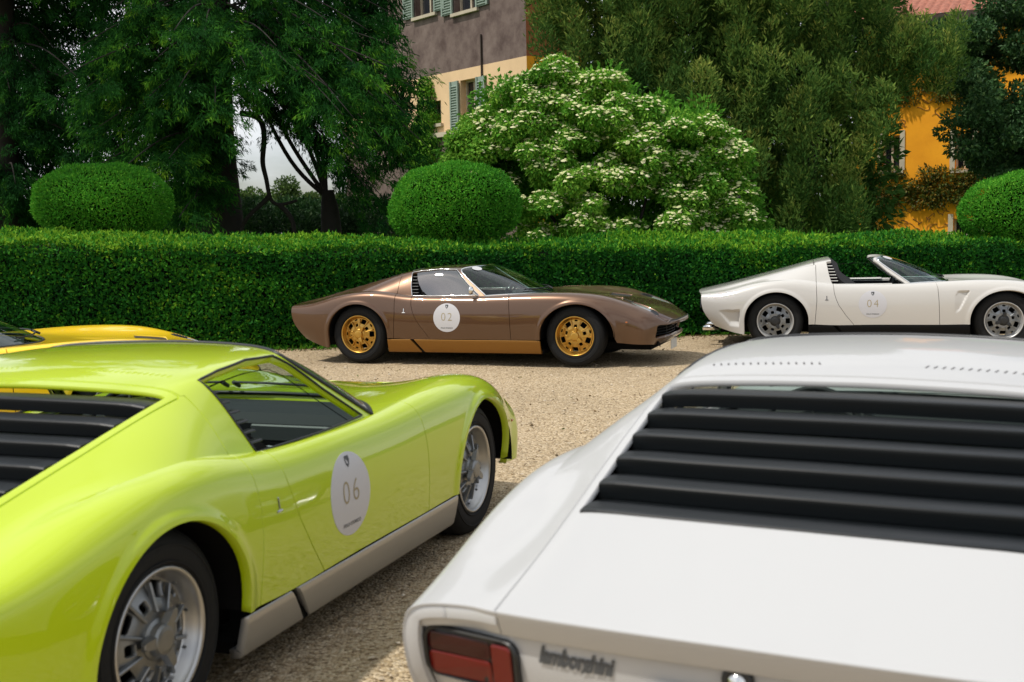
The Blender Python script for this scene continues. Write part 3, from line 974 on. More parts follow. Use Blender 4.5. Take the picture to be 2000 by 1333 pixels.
    if mirror:
        for sg in (-1,):
            v, f = lathe([(.0, .034), (.020, .031), (.038, .020), (.047, .0), (.044, -.006), (.0, -.006)][::-1], 24); v = np.stack([v[:, 1], v[:, 0], v[:, 2]], 1) + np.array([-1.145, sg * .835, .815])
            mo = vf_obj('door_mirror', (v, f), M_CHROME, root, True)
            vf_obj('mirror_stalk', tube(np.array([[-1.14, sg * .83, .80], [-1.10, sg * .805, .765], [-1.08, sg * .785, .742]]), .008, 8), M_CHROME, mo, True)
    if sticker:
        i, j = 25, int(np.argmin(np.abs(GW[25, :, 1] + .40))); p = GW[i, j]; n = NW[i, j]; t1 = np.cross(n, np.array([1., 0, 0])); t1 /= np.linalg.norm(t1); t2 = np.cross(n, t1)
        a = np.arange(24) * 2 * np.pi / 24; V = p + n * .003 + .075 * np.cos(a)[:, None] * t1 + .055 * np.sin(a)[:, None] * t2
        vf_obj('windscreen_sticker', (V, [tuple(range(24))]), M_WHITE, w)
    # interior mirror
    vf_obj('rear_view_mirror', cat(box((-1.20, 0, .975), (.02, .19, .055), .008), tube(np.array([[-1.19, 0, .99], [-1.16, 0, 1.025]]), .006, 6)), M_BLACK, root)
    # wipers parked on the screen
    for (y0, y1) in ((.16, -.42), (.22, .60)):
        tt = np.linspace(0, 1, 12); ii = 2 + tt * 1.8
        pts = []
        for t, y in zip(tt, y0 + (y1 - y0) * tt):
            k = np.argmin(np.abs(GW[2, :, 1] - y)); p = GW[2, k] + np.array([.012, 0, .020 - .008 * t]); pts.append(p)
        vf_obj('wiper', cat(tube(np.array(pts), .006, 6), tube(np.array([pts[0], pts[0] + np.array([.05, 0, -.025])]), .010, 6)), M_BLACK, root)
    if variant == 'roadster':
        P = [(-1.90, 1.005), (-1.835, 1.012), (-1.80, .985), (-1.775, .90), (-1.70, .82), (-1.60, .755), (-1.62, .70), (-1.86, .70), (-1.93, .85)]
        n = len(P); V = np.array([(x, y * (1 - .24 * (z - .7) / .3), z) for y in (-.70, .70) for x, z in P])
        vf_obj('rear_padding', (V, [(i, (i + 1) % n, n + (i + 1) % n, n + i) for i in range(n)] + [tuple(range(n))[::-1], tuple(range(n, 2 * n))]), M_LEATHER, root)
    # headlamps
    for sg in (-1, 1):
        a, b = HEADP.split(lambda V: V[:, 1]); q = (a if sg < 0 else b)
        pod = q.offset(-.006)
        fz, rest = pod.split(lambda V: V[:, 0] - .555)                       # black lashes behind
        mid, fr = rest.split(lambda V: V[:, 0] - .765)
        h = mid.obj('headlamp', M_LENS, root)
        join(fz, fr).obj('lamp_surround', M_BLACK, h)
        for k in range(5):
            x = .465 + k * .022; p = surf_F(x, sg * .50)
            v, f = box((p[0], p[1], p[2] - .001), (.007, .13, .010), .002); vf_obj('lamp_lash', (v, f), M_BLACK, h)
    a, b = VENTP.split(lambda V: V[:, 1])
    for q in (a, b):
        o = q.offset(-.008).obj('bonnet_vent', M_BLACK, root)
    # nose: dark mouth, bars, lip, indicators
    vf_obj('grille_back', box((.70, 0, .36), (.10, 1.24, .16)), M_DARK, root)
    gb = []
    for k in range(4):
        z = .318 + k * .029; yy = np.linspace(-.56, .56, 30); xx = .925 - .20 * np.abs(yy / .6) ** 3 + .035 - .03
        gb.append(tube(np.stack([xx - .05, yy, np.full(30, z)], 1), .0045, 5))
    for y in (-.30, 0, .30): gb.append(tube(np.array([[.88, y, .305], [.88, y, .42]]), .005, 5))
    vf_obj('grille', cat(*gb), M_BLACK, root)
    lipc = GS[-46:, 3]; lipc = np.concatenate([lipc * np.array([1, -1, 1]), lipc[::-1][1:]]) + np.array([.004, 0, -.006])
    vf_obj('nose_trim', tube(lipc, .007, 6), M_BLACK, root, True)
    for sg in (-1, 1):
        vf_obj('indicator', lathe_at((.765, sg * .545, .362), .032, .03), M_LENS, root, True)
        v, f = box((0, 0, 0), (.022, .008, .014), .003); vf_obj('side_marker', (v + np.array([.560, sg * .8015, .475]), f), M_ORANGE, root)
    if variant == 'coupe' and number == '02':
        fp = vf_obj('front_plate', box((.915, -.08, .195), (.010, .30, .105), .003), M_PLATE, root)
    # tail lamps
    for sg in (-1, 1):
        c = np.array([.614, .520]); RR = rrect(.129, .062, .034)
        def ring(scale, lift): 
            q = RR * scale + c; q = q * np.array([sg, 1]); P = curve_on_tail(q, lift); return P if sg > 0 else P[::-1]
        tl = vf_obj('tail_lamp', loft_rings([ring(1.0, .0), ring(1.0, .012), ring(.96, .016), ring(.91, .014), ring(.90, .0065)]), M_BLACK, root)
        for (y0, y1, z0_, z1_, mt) in ((.562, .728, .466, .522, M_REDLENS), (.562, .728, .5245, .568, M_DARKRED), (.503, .559, .466, .568, M_REDLENS)):
            q = rrect((y1 - y0) / 2, (z1_ - z0_) / 2, .010, 3)
            def rr(s_, l): 
                P = (q * s_ + np.array([(y0 + y1) / 2, (z0_ + z1_) / 2])) * np.array([sg, 1]); P = curve_on_tail(P, l); return P if sg > 0 else P[::-1]
            vf_obj('lamp_lens', loft_rings([rr(1.0, .005), rr(1.0, .0125), rr(.9, .015)]), mt, tl)
    # lock, plate, lettering, exhausts
    ring = np.stack([np.zeros(24), .024 * np.cos(np.linspace(0, 2 * np.pi, 24, endpoint=False)), .024 * np.sin(np.linspace(0, 2 * np.pi, 24, endpoint=False))], 1)
    lk = np.array([float(tail_x(0.0, .584)) + .023, 0, .584])
    lo = vf_obj('boot_lock', tube(ring + lk, .009, 8, True), M_BLACK, root, True)
    v, f = lathe([(.019, 0), (.017, .012), (.0, .014)], 20); v = np.stack([-v[:, 1], v[:, 0], v[:, 2]], 1); vf_obj('lock_barrel', (v + lk, f), M_CHROME, lo, True)
    pl = vf_obj('rear_plate', box((-3.408, 0, .498), (.012, .36, .11), .004), M_PLATED, root)
    V, F = text_geo('lamborghini', .052, .32, .0022, .95)
    V = V[:, :2]; V[:, 0] *= .74; q = np.stack([-V[:, 0] + .350, V[:, 1] + .566], 1)
    P = curve_on_tail(q, .004); vf_obj('lettering', (P, F), M_INK, root)
    for y in (-.24, .24):
        v, f = lathe([(.030, .0), (.034, .0), (.034, -.20), (.030, -.20)][::-1], 20); v = np.stack([v[:, 1] - 3.18, v[:, 0] + y, v[:, 2] + .205], 1)
        vf_obj('exhaust_tip', (v, f), M_CHROME, root, True)
    # Bertone style flank badge ahead of the rear wheel
    for sg in (-1, 1):
        V, F = cat(box((0, 0, .014), (.008, .006, .040), .002), box((0, 0, -.012), (.036, .006, .008), .002))
        V = V + np.array([-1.925, 0, .585]); V[:, 1] = sg * (side_y(V[:, 0], V[:, 2]) + .002) + V[:, 1] * .8
        vf_obj('flank_badge', (V, F), M_CHROME if variant == 'coupe' else M_INK, root)
    # wheels
    key = tuple(m.name for m in rims)
    if key not in _WM: _WM[key] = (wheel_meshes(*rims, .205), wheel_meshes(*rims, .215))
    for (x, yw, k) in ((0, .700, 0), (-WB, .705, 1)):
        for sg in (-1, 1):
            wh = bpy.data.objects.new('wheel', _WM[key][k]['tyre']); link(wh, root)
            wh.location = (x, sg * yw, .325)
            ang = (0 if sg > 0 else math.pi) + (steer if x == 0 else 0)
            wh.rotation_euler = (rad({(-1, 0): 40, (-1, 1): 15}.get((sg, k), 70)) * 0, 0, ang)
            spin = {(-1, 0): .6, (-1, 1): 2.2, (1, 0): 1.1, (1, 1): .2}[(sg, k)]
            wh.rotation_euler = (Matrix.Rotation(ang, 3, 'Z') @ Matrix.Rotation(spin, 3, 'Y')).to_euler()
            for nm in ('rim_lip', 'rim_face', 'rim_spokes', 'rim_barrel', 'brake_disc', 'spinner'):
                link(bpy.data.objects.new(nm, _WM[key][k][nm]), wh)
    if number: decal(root, number, roundel)
    return root

def lathe_at(c, r, h):
    v, f = lathe([(r, 0), (r, h * .6), (r * .8, h * .9), (0, h)], 20); v = np.stack([v[:, 1], v[:, 0], v[:, 2]], 1)
    return v + np.array(c), f
def _surf(G, N, x, y):
    d = (G[..., 0] - x) ** 2 + (G[..., 1] - y) ** 2; i = np.unravel_index(d.argmin(), d.shape); p, n = G[i], N[i]
    return np.array([x, y, p[2] - (n[0] * (x - p[0]) + n[1] * (y - p[1])) / n[2]])
def surf_R(x, y): return _surf(GR, NR, x, y)
def surf_F(x, y): return _surf(GF, NF, x, y)
_hw = GR[85, 58:]                                        # a section through the window, left half
def win_y(z): return float(np.interp(-z, -_hw[:, 2], _hw[:, 1]))
_win_edge = {}
def _edges():
    P = WIN; out = []
    for i in range(len(P)):
        a, b = P[i], P[(i + 1) % len(P)]; n = max(2, int(np.linalg.norm(b - a) / .02))
        for t in np.linspace(0, 1, n, endpoint=False): out.append(a + (b - a) * t)
    out = np.array(out)
    # look y up on the patch itself
    V = GR[:, 57:].reshape(-1, 3); Nv = NR[:, 57:].reshape(-1, 3); ok = (V[:, 1] > .45) & (np.abs(Nv[:, 1]) > .25); V = V[ok]; Nv = Nv[ok]
    L = []
    for x, z in out:
        k = ((V[:, 0] - x) ** 2 + (V[:, 2] - z) ** 2).argmin(); p, n = V[k], Nv[k]
        L.append((x, p[1] - (n[0] * (x - p[0]) + n[2] * (z - p[2])) / n[1] + .001, z))
    L = np.array(L)
    return {1: L, -1: L * np.array([1, -1, 1])}
_win_edge = _edges()
def louvre_slat(xc, k):
    """one curved black slat lying across the engine opening"""
    hw = np.interp(xc, [-2.86, -2.165], [.527, .568])
    ny = 25; ys = np.linspace(-1, 1, ny) * hw
    prof = [(.075, -.042), (.073, -.037), (.01, -.012), (-.050, .003), (-.064, .0045), (-.068, .002), (-.0685, -.004), (-.067, -.036), (-.063, -.0365), (-.060, -.006), (.01, -.020)]
    rows = []
    for y in ys:
        s = surf_R(xc, y * .985); e = 1 - (abs(y) / hw) ** 8
        sl = .27
        row = []
        for dx, dz in prof:
            base = s[2] + sl * dx * (1.0 if dx > 0 else 1.0)
            row.append((xc + dx - .020 * (1 - (y / hw) ** 2) * 1.0, y, base + dz - .27 * .020 * (1 - (y / hw) ** 2)))
        rows.append(row)
    G = np.array(rows); n = len(prof); V = G.reshape(-1, 3); F = []
    for i in range(ny - 1):
        for j in range(n): F.append((i * n + j, (i + 1) * n + j, (i + 1) * n + (j + 1) % n, i * n + (j + 1) % n))
    F += [tuple(range(n)), tuple((ny - 1) * n + j for j in range(n))[::-1]]
    return V, F
# ================================================================== SETTING
rng = np.random.default_rng(11)

def W(px, py, Y):
    """world point seen at photo pixel (2000 x 1333) at depth Y"""
    u = px - 1000.0; v = py - 666.5
    c, s = math.cos(-CAM_ROLL), math.sin(-CAM_ROLL)
    a = u * c - v * s; b = u * s + v * c
    f = CAM_F * 2000
    x = a / f; up = -b / f
    cp, sp = math.cos(CAM_PITCH), math.sin(CAM_PITCH)
    y = cp + up * sp; z = -sp + up * cp
    t = Y / y
    return np.array([x * t, Y, CAM_H + z * t])

# ---- gravel
def gravel_mat():
    m, nt, b = mat_nodes('gravel')
    L = nt.links.new
    tc = nt.nodes.new('ShaderNodeTexCoord')
    v1 = nt.nodes.new('ShaderNodeTexVoronoi'); v1.inputs['Scale'].default_value = 75
    v2 = nt.nodes.new('ShaderNodeTexVoronoi'); v2.inputs['Scale'].default_value = 34
    n1 = nt.nodes.new('ShaderNodeTexNoise'); n1.inputs['Scale'].default_value = .55; n1.inputs['Detail'].default_value = 6
    n3 = nt.nodes.new('ShaderNodeTexNoise'); n3.inputs['Scale'].default_value = 9; n3.inputs['Detail'].default_value = 5
    for n in (v1, v2, n1, n3): L(tc.outputs['Object'], n.inputs['Vector'])
    cr = nt.nodes.new('ShaderNodeValToRGB')
    e = cr.color_ramp.elements
    e[0].position = 0; e[0].color = (0.211, 0.15, 0.085, 1)
    e[1].position = 1; e[1].color = (0.723, 0.601, 0.427, 1)
    for p, c in ((.25, (0.441, 0.331, 0.197)), (.55, (0.538, 0.425, 0.278)), (.8, (0.6, 0.485, 0.334))):
        q = e.new(p); q.color = (*c, 1)
    sep = nt.nodes.new('ShaderNodeSeparateColor')
    L(v1.outputs['Color'], sep.inputs['Color']); L(sep.outputs[0], cr.inputs['Fac'])
    mx = nt.nodes.new('ShaderNodeMix'); mx.data_type = 'RGBA'; mx.blend_type = 'MULTIPLY'; mx.inputs[0].default_value = .55
    cr2 = nt.nodes.new('ShaderNodeValToRGB'); cr2.color_ramp.elements[0].position = .3; cr2.color_ramp.elements[0].color = (.50, .485, .455, 1)
    cr2.color_ramp.elements[1].position = .7; cr2.color_ramp.elements[1].color = (1.04, 1.0, .94, 1)
    mn = nt.nodes.new('ShaderNodeMath'); mn.operation = 'ADD'
    sc = nt.nodes.new('ShaderNodeMath'); sc.operation = 'MULTIPLY'; sc.inputs[1].default_value = .5
    L(n1.outputs['Fac'], mn.inputs[0]); L(n3.outputs['Fac'], mn.inputs[1]); L(mn.outputs[0], sc.inputs[0]); L(sc.outputs[0], cr2.inputs['Fac'])
    L(cr.outputs['Color'], mx.inputs[6]); L(cr2.outputs['Color'], mx.inputs[7]); L(mx.outputs[2], b.inputs['Base Color'])
    b.inputs['Roughness'].default_value = .9; b.inputs['Specular IOR Level'].default_value = .2
    bp = nt.nodes.new('ShaderNodeBump'); bp.inputs['Strength'].default_value = 1.0; bp.inputs['Distance'].default_value = .012; bp.invert = True
    ad = nt.nodes.new('ShaderNodeMath'); ad.operation = 'ADD'
    L(v1.outputs['Distance'], ad.inputs[0]); L(v2.outputs['Distance'], ad.inputs[1]); L(ad.outputs[0], bp.inputs['Height'])
    L(bp.outputs['Normal'], b.inputs['Normal'])
    return m
def sheet(name, pts, mat, z):
    o = mesh_obj(name, [(x, y, z) for x, y in pts], [tuple(range(len(pts)))], mat, None, False)
    tag(o, kind='structure'); return o
sheet('ground', [(-900, -900), (900, -900), (900, 900), (-900, 900)], pmat('meadow', (.07, .11, .025), .95, noise=(.4, .35, 0)), -.02)
# gravel forecourt, gently uneven
nx, ny = 150, 130
gx = np.linspace(-26, 26, nx); gy = np.linspace(-22, 16.6, ny)
XX, YY = np.meshgrid(gx, gy, indexing='ij')
ZZ = .006 * np.sin(XX * 1.7 + 1) * np.cos(YY * 1.3) + .005 * np.sin(XX * 3.9 + YY * 2.7) - .006
ZZ = np.minimum(ZZ, 0.003)
idx = np.arange(nx * ny).reshape(nx, ny)
q = np.stack([idx[:-1, :-1], idx[1:, :-1], idx[1:, 1:], idx[:-1, 1:]], -1).reshape(-1, 4)
M_GRAVEL = gravel_mat()
tag(mesh_obj('gravel_forecourt', np.stack([XX, YY, ZZ], -1).reshape(-1, 3), q, M_GRAVEL), kind='structure')
# loose stones lying on the gravel near the cars
def stones(n):
    t = 5
    base = np.array([(0, 0, 1), (.94, 0, .3), (.29, .9, .25), (-.76, .55, .3), (-.76, -.55, .25), (.29, -.9, .3), (0, 0, -.4)])
    fc = np.array([(0, 1, 2), (0, 2, 3), (0, 3, 4), (0, 4, 5), (0, 5, 1), (6, 2, 1), (6, 3, 2), (6, 4, 3), (6, 5, 4), (6, 1, 5)])
    x = rng.uniform(-5, 9, n); y = rng.uniform(3.0, 15.0, n) ** 1.0; keep = np.abs(x) < y * .5 + .5
    x, y = x[keep], y[keep]; n = len(x)
    s = np.clip(rng.lognormal(-4.95, .35, n), .003, .016); a = rng.uniform(0, 6.28, n)
    V = base[None] * s[:, None, None] * rng.uniform(.7, 1.3, (n, 1, 3)) * np.array([1, 1, .6]) + rng.normal(0, .12, (n, 7, 3)) * s[:, None, None]
    c, sn = np.cos(a)[:, None], np.sin(a)[:, None]
    V = np.stack([V[..., 0] * c - V[..., 1] * sn, V[..., 0] * sn + V[..., 1] * c, V[..., 2]], -1)
    V += np.stack([x, y, s * .25 + .001], 1)[:, None]
    F = (fc[None] + (np.arange(n) * 7)[:, None, None]).reshape(-1, 3)
    me_o = mesh_obj('loose_gravel', V.reshape(-1, 3), F, tone_mat('pebble', [(0, (.18, .14, .085)), (.5, (.43, .345, .235)), (1, (.58, .50, .39))], .9), None, False)
    set_tone(me_o, np.repeat(rng.uniform(0, 1, n), 7))
    tag(me_o, 'loose pale gravel stones strewn over the forecourt', 'gravel', kind='stuff')

def set_tone(o, t):
    a = o.data.attributes.new('tone', 'FLOAT', 'POINT'); a.data.foreach_set('value', np.asarray(t, np.float32))

def tone_mat(name, stops, rough=.6, transl=0.0, spec=.3):
    m, nt, b = mat_nodes(name)
    L = nt.links.new
    at = nt.nodes.new('ShaderNodeAttribute'); at.attribute_name = 'tone'
    cr = nt.nodes.new('ShaderNodeValToRGB'); e = cr.color_ramp.elements
    e[0].position = stops[0][0]; e[0].color = (*stops[0][1], 1); e[1].position = stops[-1][0]; e[1].color = (*stops[-1][1], 1)
    for p, c in stops[1:-1]: q = e.new(p); q.color = (*c, 1)
    L(at.outputs['Fac'], cr.inputs['Fac']); L(cr.outputs['Color'], b.inputs['Base Color'])
    b.inputs['Roughness'].default_value = rough; b.inputs['Specular IOR Level'].default_value = spec
    if transl:
        out = nt.nodes['Material Output']; t = nt.nodes.new('ShaderNodeBsdfTranslucent'); mx = nt.nodes.new('ShaderNodeMixShader')
        mx.inputs['Fac'].default_value = transl
        L(cr.outputs['Color'], t.inputs['Color']); L(b.outputs[0], mx.inputs[1]); L(t.outputs[0], mx.inputs[2]); L(mx.outputs[0], out.inputs['Surface'])
    return m

def unit(v): return v / (np.linalg.norm(v, axis=-1, keepdims=True) + 1e-12)

def leaves(name, P, D, L, Wd, mat, parent=None, tone=None, fold=.25, face=None, jit=.45):
    """a mesh of single folded leaves: base P, direction D, length L, width Wd"""
    n = len(P); D = unit(D); L = np.broadcast_to(L, n); Wd = np.broadcast_to(Wd, n)
    if face is None: U = unit(np.cross(D, rng.normal(0, 1, (n, 3)))); Nn = np.cross(D, U)
    else: U = unit(np.cross(unit(face) + rng.normal(0, jit, (n, 3)), D)); Nn = np.cross(D, U)      # blades turned to face outwards
    mid = P + D * (L * .45)[:, None]; lift = Nn * (Wd * fold)[:, None]
    V = np.stack([P, mid + U * (Wd * .5)[:, None] + lift, P + D * L[:, None], mid - U * (Wd * .5)[:, None] + lift], 1).reshape(-1, 3)
    F = np.arange(4 * n).reshape(n, 4)
    o = mesh_obj(name, V, F, mat, parent, False)
    set_tone(o, np.repeat(np.clip(tone if tone is not None else rng.uniform(0, 1, n), 0, 1), 4))
    return o

def vnoise(P, s, seed=0):
    """cheap smooth noise from a few random sinusoids"""
    r = np.random.default_rng(seed); o = np.zeros(len(P))
    for k in range(7):
        d = r.normal(0, 1, 3); d = d / np.linalg.norm(d) * s * r.uniform(.6, 1.8); o += np.sin(P @ d + r.uniform(0, 6.28))
    return o / 7

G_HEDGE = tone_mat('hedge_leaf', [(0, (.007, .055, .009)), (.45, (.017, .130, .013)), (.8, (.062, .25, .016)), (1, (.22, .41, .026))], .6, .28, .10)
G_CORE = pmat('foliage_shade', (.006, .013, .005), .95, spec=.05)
G_BALL = tone_mat('topiary_leaf', [(0, (.030, .15, .016)), (.5, (.078, .33, .024)), (1, (.20, .48, .04))], .6, .32, .10)
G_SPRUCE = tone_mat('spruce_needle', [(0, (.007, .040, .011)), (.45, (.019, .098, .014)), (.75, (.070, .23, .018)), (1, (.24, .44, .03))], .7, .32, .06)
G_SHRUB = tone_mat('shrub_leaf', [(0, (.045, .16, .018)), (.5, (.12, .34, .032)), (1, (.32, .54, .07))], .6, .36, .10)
G_FLOWER = tone_mat('cream_blossom', [(0, (.46, .52, .20)), (.6, (.74, .74, .40)), (1, (.84, .78, .56))], .6, .3, .2)
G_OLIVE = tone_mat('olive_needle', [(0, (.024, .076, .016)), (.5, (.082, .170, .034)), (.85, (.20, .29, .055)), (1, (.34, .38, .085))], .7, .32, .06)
G_DARK = tone_mat('dark_leaf', [(0, (.018, .058, .018)), (.6, (.055, .135, .040)), (1, (.14, .23, .07))], .5, .25, .2)
G_IVY = tone_mat('ivy_leaf', [(0, (.03, .060, .010)), (.5, (.10, .13, .016)), (.8, (.24, .14, .02)), (1, (.30, .20, .03))], .5, .3, .3)
G_BARK = pmat('bark', (.015, .012, .009), .9, noise=(7, .5, .9))
G_FAR = tone_mat('far_foliage', [(0, (.03, .06, .02)), (1, (.13, .20, .05))], .7, .2, .1)
stones(17000)

# ---- clipped hedge
def hedge_line(x): return 15.38 + .14 * x
def hedge_top(x): return np.interp(x, [-9, -6.2, -4.4, -2.5, -.6, 2.7, 4.8, 7.2, 10], [1.50, 1.43, 1.36, 1.28, 1.215, 1.20, 1.17, 1.115, 1.07])
HD = 1.15
def make_hedge():
    root = empty('clipped_hedge', (0, 16, 0))
    tag(root, 'long clipped dark green hedge running behind the brown car', 'hedge')
    def rel(o): o.location = (0, -16, 0); return o
    xs = np.linspace(-9.6, 10.2, 120); rows = []
    for x in xs:
        y = hedge_line(x) + .10; h = hedge_top(x) - .09
        rows.append([(x, y + .06, -.02), (x, y + .05, .12), (x, y + .05, h - .08), (x, y + .11, h - .04), (x, y + HD - .1, h + .05), (x, y + HD - .05, -.02)])
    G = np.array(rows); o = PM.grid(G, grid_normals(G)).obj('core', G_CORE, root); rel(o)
    n = 140000
    x = rng.uniform(-8.6, 9.6, n); t = rng.uniform(0, 1, n)
    h = hedge_top(x); kind = rng.uniform(0, 1, n) < .60
    z = np.where(kind, .02 + t * (h - .02), h); dy = np.where(kind, 0, t * HD)
    P = np.stack([x, hedge_line(x) + dy, z + np.where(kind, 0, dy * .12)], 1)
    N = np.where(kind[:, None], np.array([0, -1, .12]), np.array([0, -.1, 1.]))
    # rounded shoulder
    r = .10; sh = kind & (z > h - r); a = np.clip((z - (h - r)) / r, 0, 1) * np.pi / 2
    P[:, 1] += np.where(sh, r * (1 - np.cos(a)), 0); P[:, 2] += np.where(sh, -(r - r * np.sin(a)) * .3, 0)
    N = np.where(sh[:, None], np.stack([0 * a, -np.cos(a), np.sin(a)], 1), N)
    bump = vnoise(P, 4.5, 3) * .07 + vnoise(P, 12, 4) * .06 + vnoise(P, 26, 5) * .03
    depth = np.abs(rng.normal(0, .045, n))
    P = P + unit(N) * (bump - depth)[:, None]
    D = unit(N) * .30 + rng.normal(0, .6, (n, 3)) + np.array([0, 0, .30])
    tone = .40 + .20 * rng.normal(0, 1, n) + np.where(kind, 0, .36) + np.where(sh, .16 * (a / 1.57), 0) + vnoise(P, 1.3, 8) * .30 + vnoise(P, 7, 9) * .25  # top and shoulder toned lighter: fresh growth plus sunlight painted into the colour
    L = rng.uniform(.034, .072, n)
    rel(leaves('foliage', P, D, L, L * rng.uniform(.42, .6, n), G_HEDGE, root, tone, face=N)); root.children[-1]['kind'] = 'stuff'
    # a few shoots the shears have missed
    m = 1100; x = rng.uniform(-8, 9, m); y = hedge_line(x) + rng.uniform(.02, HD, m); z = hedge_top(x) + .0 + (y - hedge_line(x)) * .12
    P = np.stack([x, y, z], 1); D = np.array([0, 0, 1.]) + rng.normal(0, .35, (m, 3))
    o = rel(leaves('shoot_leaves', P, D, rng.uniform(.05, .10, m), .016, G_HEDGE, root, rng.uniform(.7, 1, m))); o['kind'] = 'stuff'
make_hedge()

def hedge_foot():
    m = 5200; x = rng.uniform(-7, 8, m); y = hedge_line(x) - np.abs(rng.normal(0, .22, m)) + .06
    P = np.stack([x, y, np.full(m, .004)], 1); D = np.stack([rng.normal(0, 1, m), rng.normal(0, 1, m), np.abs(rng.normal(0, .12, m))], 1)
    o = leaves('leaf_litter', P, D, rng.uniform(.015, .045, m), rng.uniform(.010, .02, m), tone_mat('dry_leaf', [(0, (.05, .035, .015)), (.6, (.17, .11, .045)), (1, (.10, .14, .03))], .8), None)
    tag(o, 'dry leaves and clippings fallen along the foot of the hedge', 'leaf litter', kind='stuff')
    m = 420; P = np.stack([rng.uniform(-4, 8, m), rng.uniform(4, 15, m), np.full(m, .006)], 1); D = np.stack([rng.normal(0, 1, m), rng.normal(0, 1, m), np.abs(rng.normal(0, .15, m))], 1)
    o = leaves('scattered_leaves', P, D, rng.uniform(.02, .05, m), .018, bpy.data.materials['dry_leaf'], None); tag(o, 'a few dry leaves blown across the gravel between the cars', 'leaf litter', kind='stuff')
    g = 240; gx_ = rng.uniform(-6, 7, g); gy_ = hedge_line(gx_) - np.abs(rng.normal(0, .12, g)); per = 14
    P = np.repeat(np.stack([gx_, gy_, np.zeros(g)], 1), per, 0) + rng.normal(0, .012, (g * per, 3)) * np.array([1, 1, 0]); D = np.array([0, 0, 1.]) + rng.normal(0, .5, (g * per, 3))
    o = leaves('weeds', P, D, rng.uniform(.03, .10, g * per), .007, G_HEDGE, None, rng.uniform(.4, 1, g * per)); tag(o, 'small weeds sprouting from gravel along the hedge foot', 'weeds', kind='stuff')
hedge_foot()

def make_ball(label, c, r, n, seed):
    root = empty('topiary_shrub', (c[0], c[1], 0)); tag(root, label, 'shrub', 'clipped round shrubs along the hedge')
    c = np.array(c); r = np.array(r); rl = lambda o: setattr(o, 'location', (-c[0], -c[1], 0))
    # core
    u = np.linspace(0, np.pi, 22); v = np.linspace(0, 2 * np.pi, 40)
    G = np.array([[(np.sin(a) * np.cos(b), np.sin(a) * np.sin(b), np.cos(a)) for b in v] for a in u]) * (r * .84) + c
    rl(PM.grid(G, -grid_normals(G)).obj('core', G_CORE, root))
    d = unit(rng.normal(0, 1, (n, 3))); d = d[(d[:, 2] > -.97) & (d[:, 1] < .6)]; n = len(d)
    # squashed dome: fuller shoulders, tucked underside
    sc = 1 / (np.hypot(d[:, 0], d[:, 1]) ** 2.15 + np.abs(d[:, 2]) ** 2.15) ** (1 / 2.15); P0 = d * r * sc[:, None]
    P0[:, :2] *= np.where(d[:, 2] < -.3, 1 - .15 * (-.3 - d[:, 2]), 1)[:, None]
    N = unit(d / r)
    dep = np.abs(rng.normal(0, .032, n)); P = c + P0 + N * (vnoise(P0 + c, 3, seed + 2) * .06 + vnoise(P0 + c, 8, seed) * .05 + vnoise(P0 + c, 18, seed + 1) * .035 - dep)[:, None]
    D = N * .40 + rng.normal(0, .55, (n, 3)) + np.array([0, 0, .35])
    tone = .44 + .20 * rng.normal(0, 1, n) + vnoise(P, 3, seed + 5) * .35
    L = rng.uniform(.028, .056, n)
    o = leaves('foliage', P, D, L, L * .38, G_BALL, root, tone, face=N); rl(o); o['kind'] = 'stuff'
    V, F = tube(np.array([[0, 0, 0], [.02, 0, .6], [0, .02, c[2] - r[2] * .4]]), .07, 8); mesh_obj('trunk', V, F, G_BARK, root)
make_ball('round clipped shrub rising from the hedge at left, under the dark spruce', (-5.58, 16.4, 1.90), (.93, .85, .56), 40000, 21)
make_ball('round clipped shrub rising from the hedge in the middle, in front of the pale house', (-.75, 16.5, 1.76), (.90, .80, .60), 40000, 22)
make_ball('round clipped shrub cut off by the right edge of the picture', (7.62, 17.1, 1.56), (1.13, .9, .55), 40000, 23)

def in_clumps(clumps, n, shell=.22):
    """points spread through ellipsoid clumps (weighted by area), with outward normals"""
    C = np.array([c[0] for c in clumps], float); R = np.array([c[1] for c in clumps], float)
    w = (R[:, 0] * R[:, 2] + R[:, 1] * R[:, 2] + R[:, 0] * R[:, 1]); w = w / w.sum()
    k = rng.choice(len(C), n, p=w); d = unit(rng.normal(0, 1, (n, 3)))
    r = 1 - np.abs(rng.normal(0, shell, n)); r = np.clip(r, .05, 1.05)
    return C[k] + d * R[k] * r[:, None], unit(d / R[k]), r, k

def limb(path, r0, r1, n=8):
    P = np.array(path, float); t = np.linspace(0, len(P) - 1, len(P) * 5); Q = nat_spline(np.arange(len(P)), P, t)
    return tube(Q, np.linspace(r0, r1, len(Q)), n)

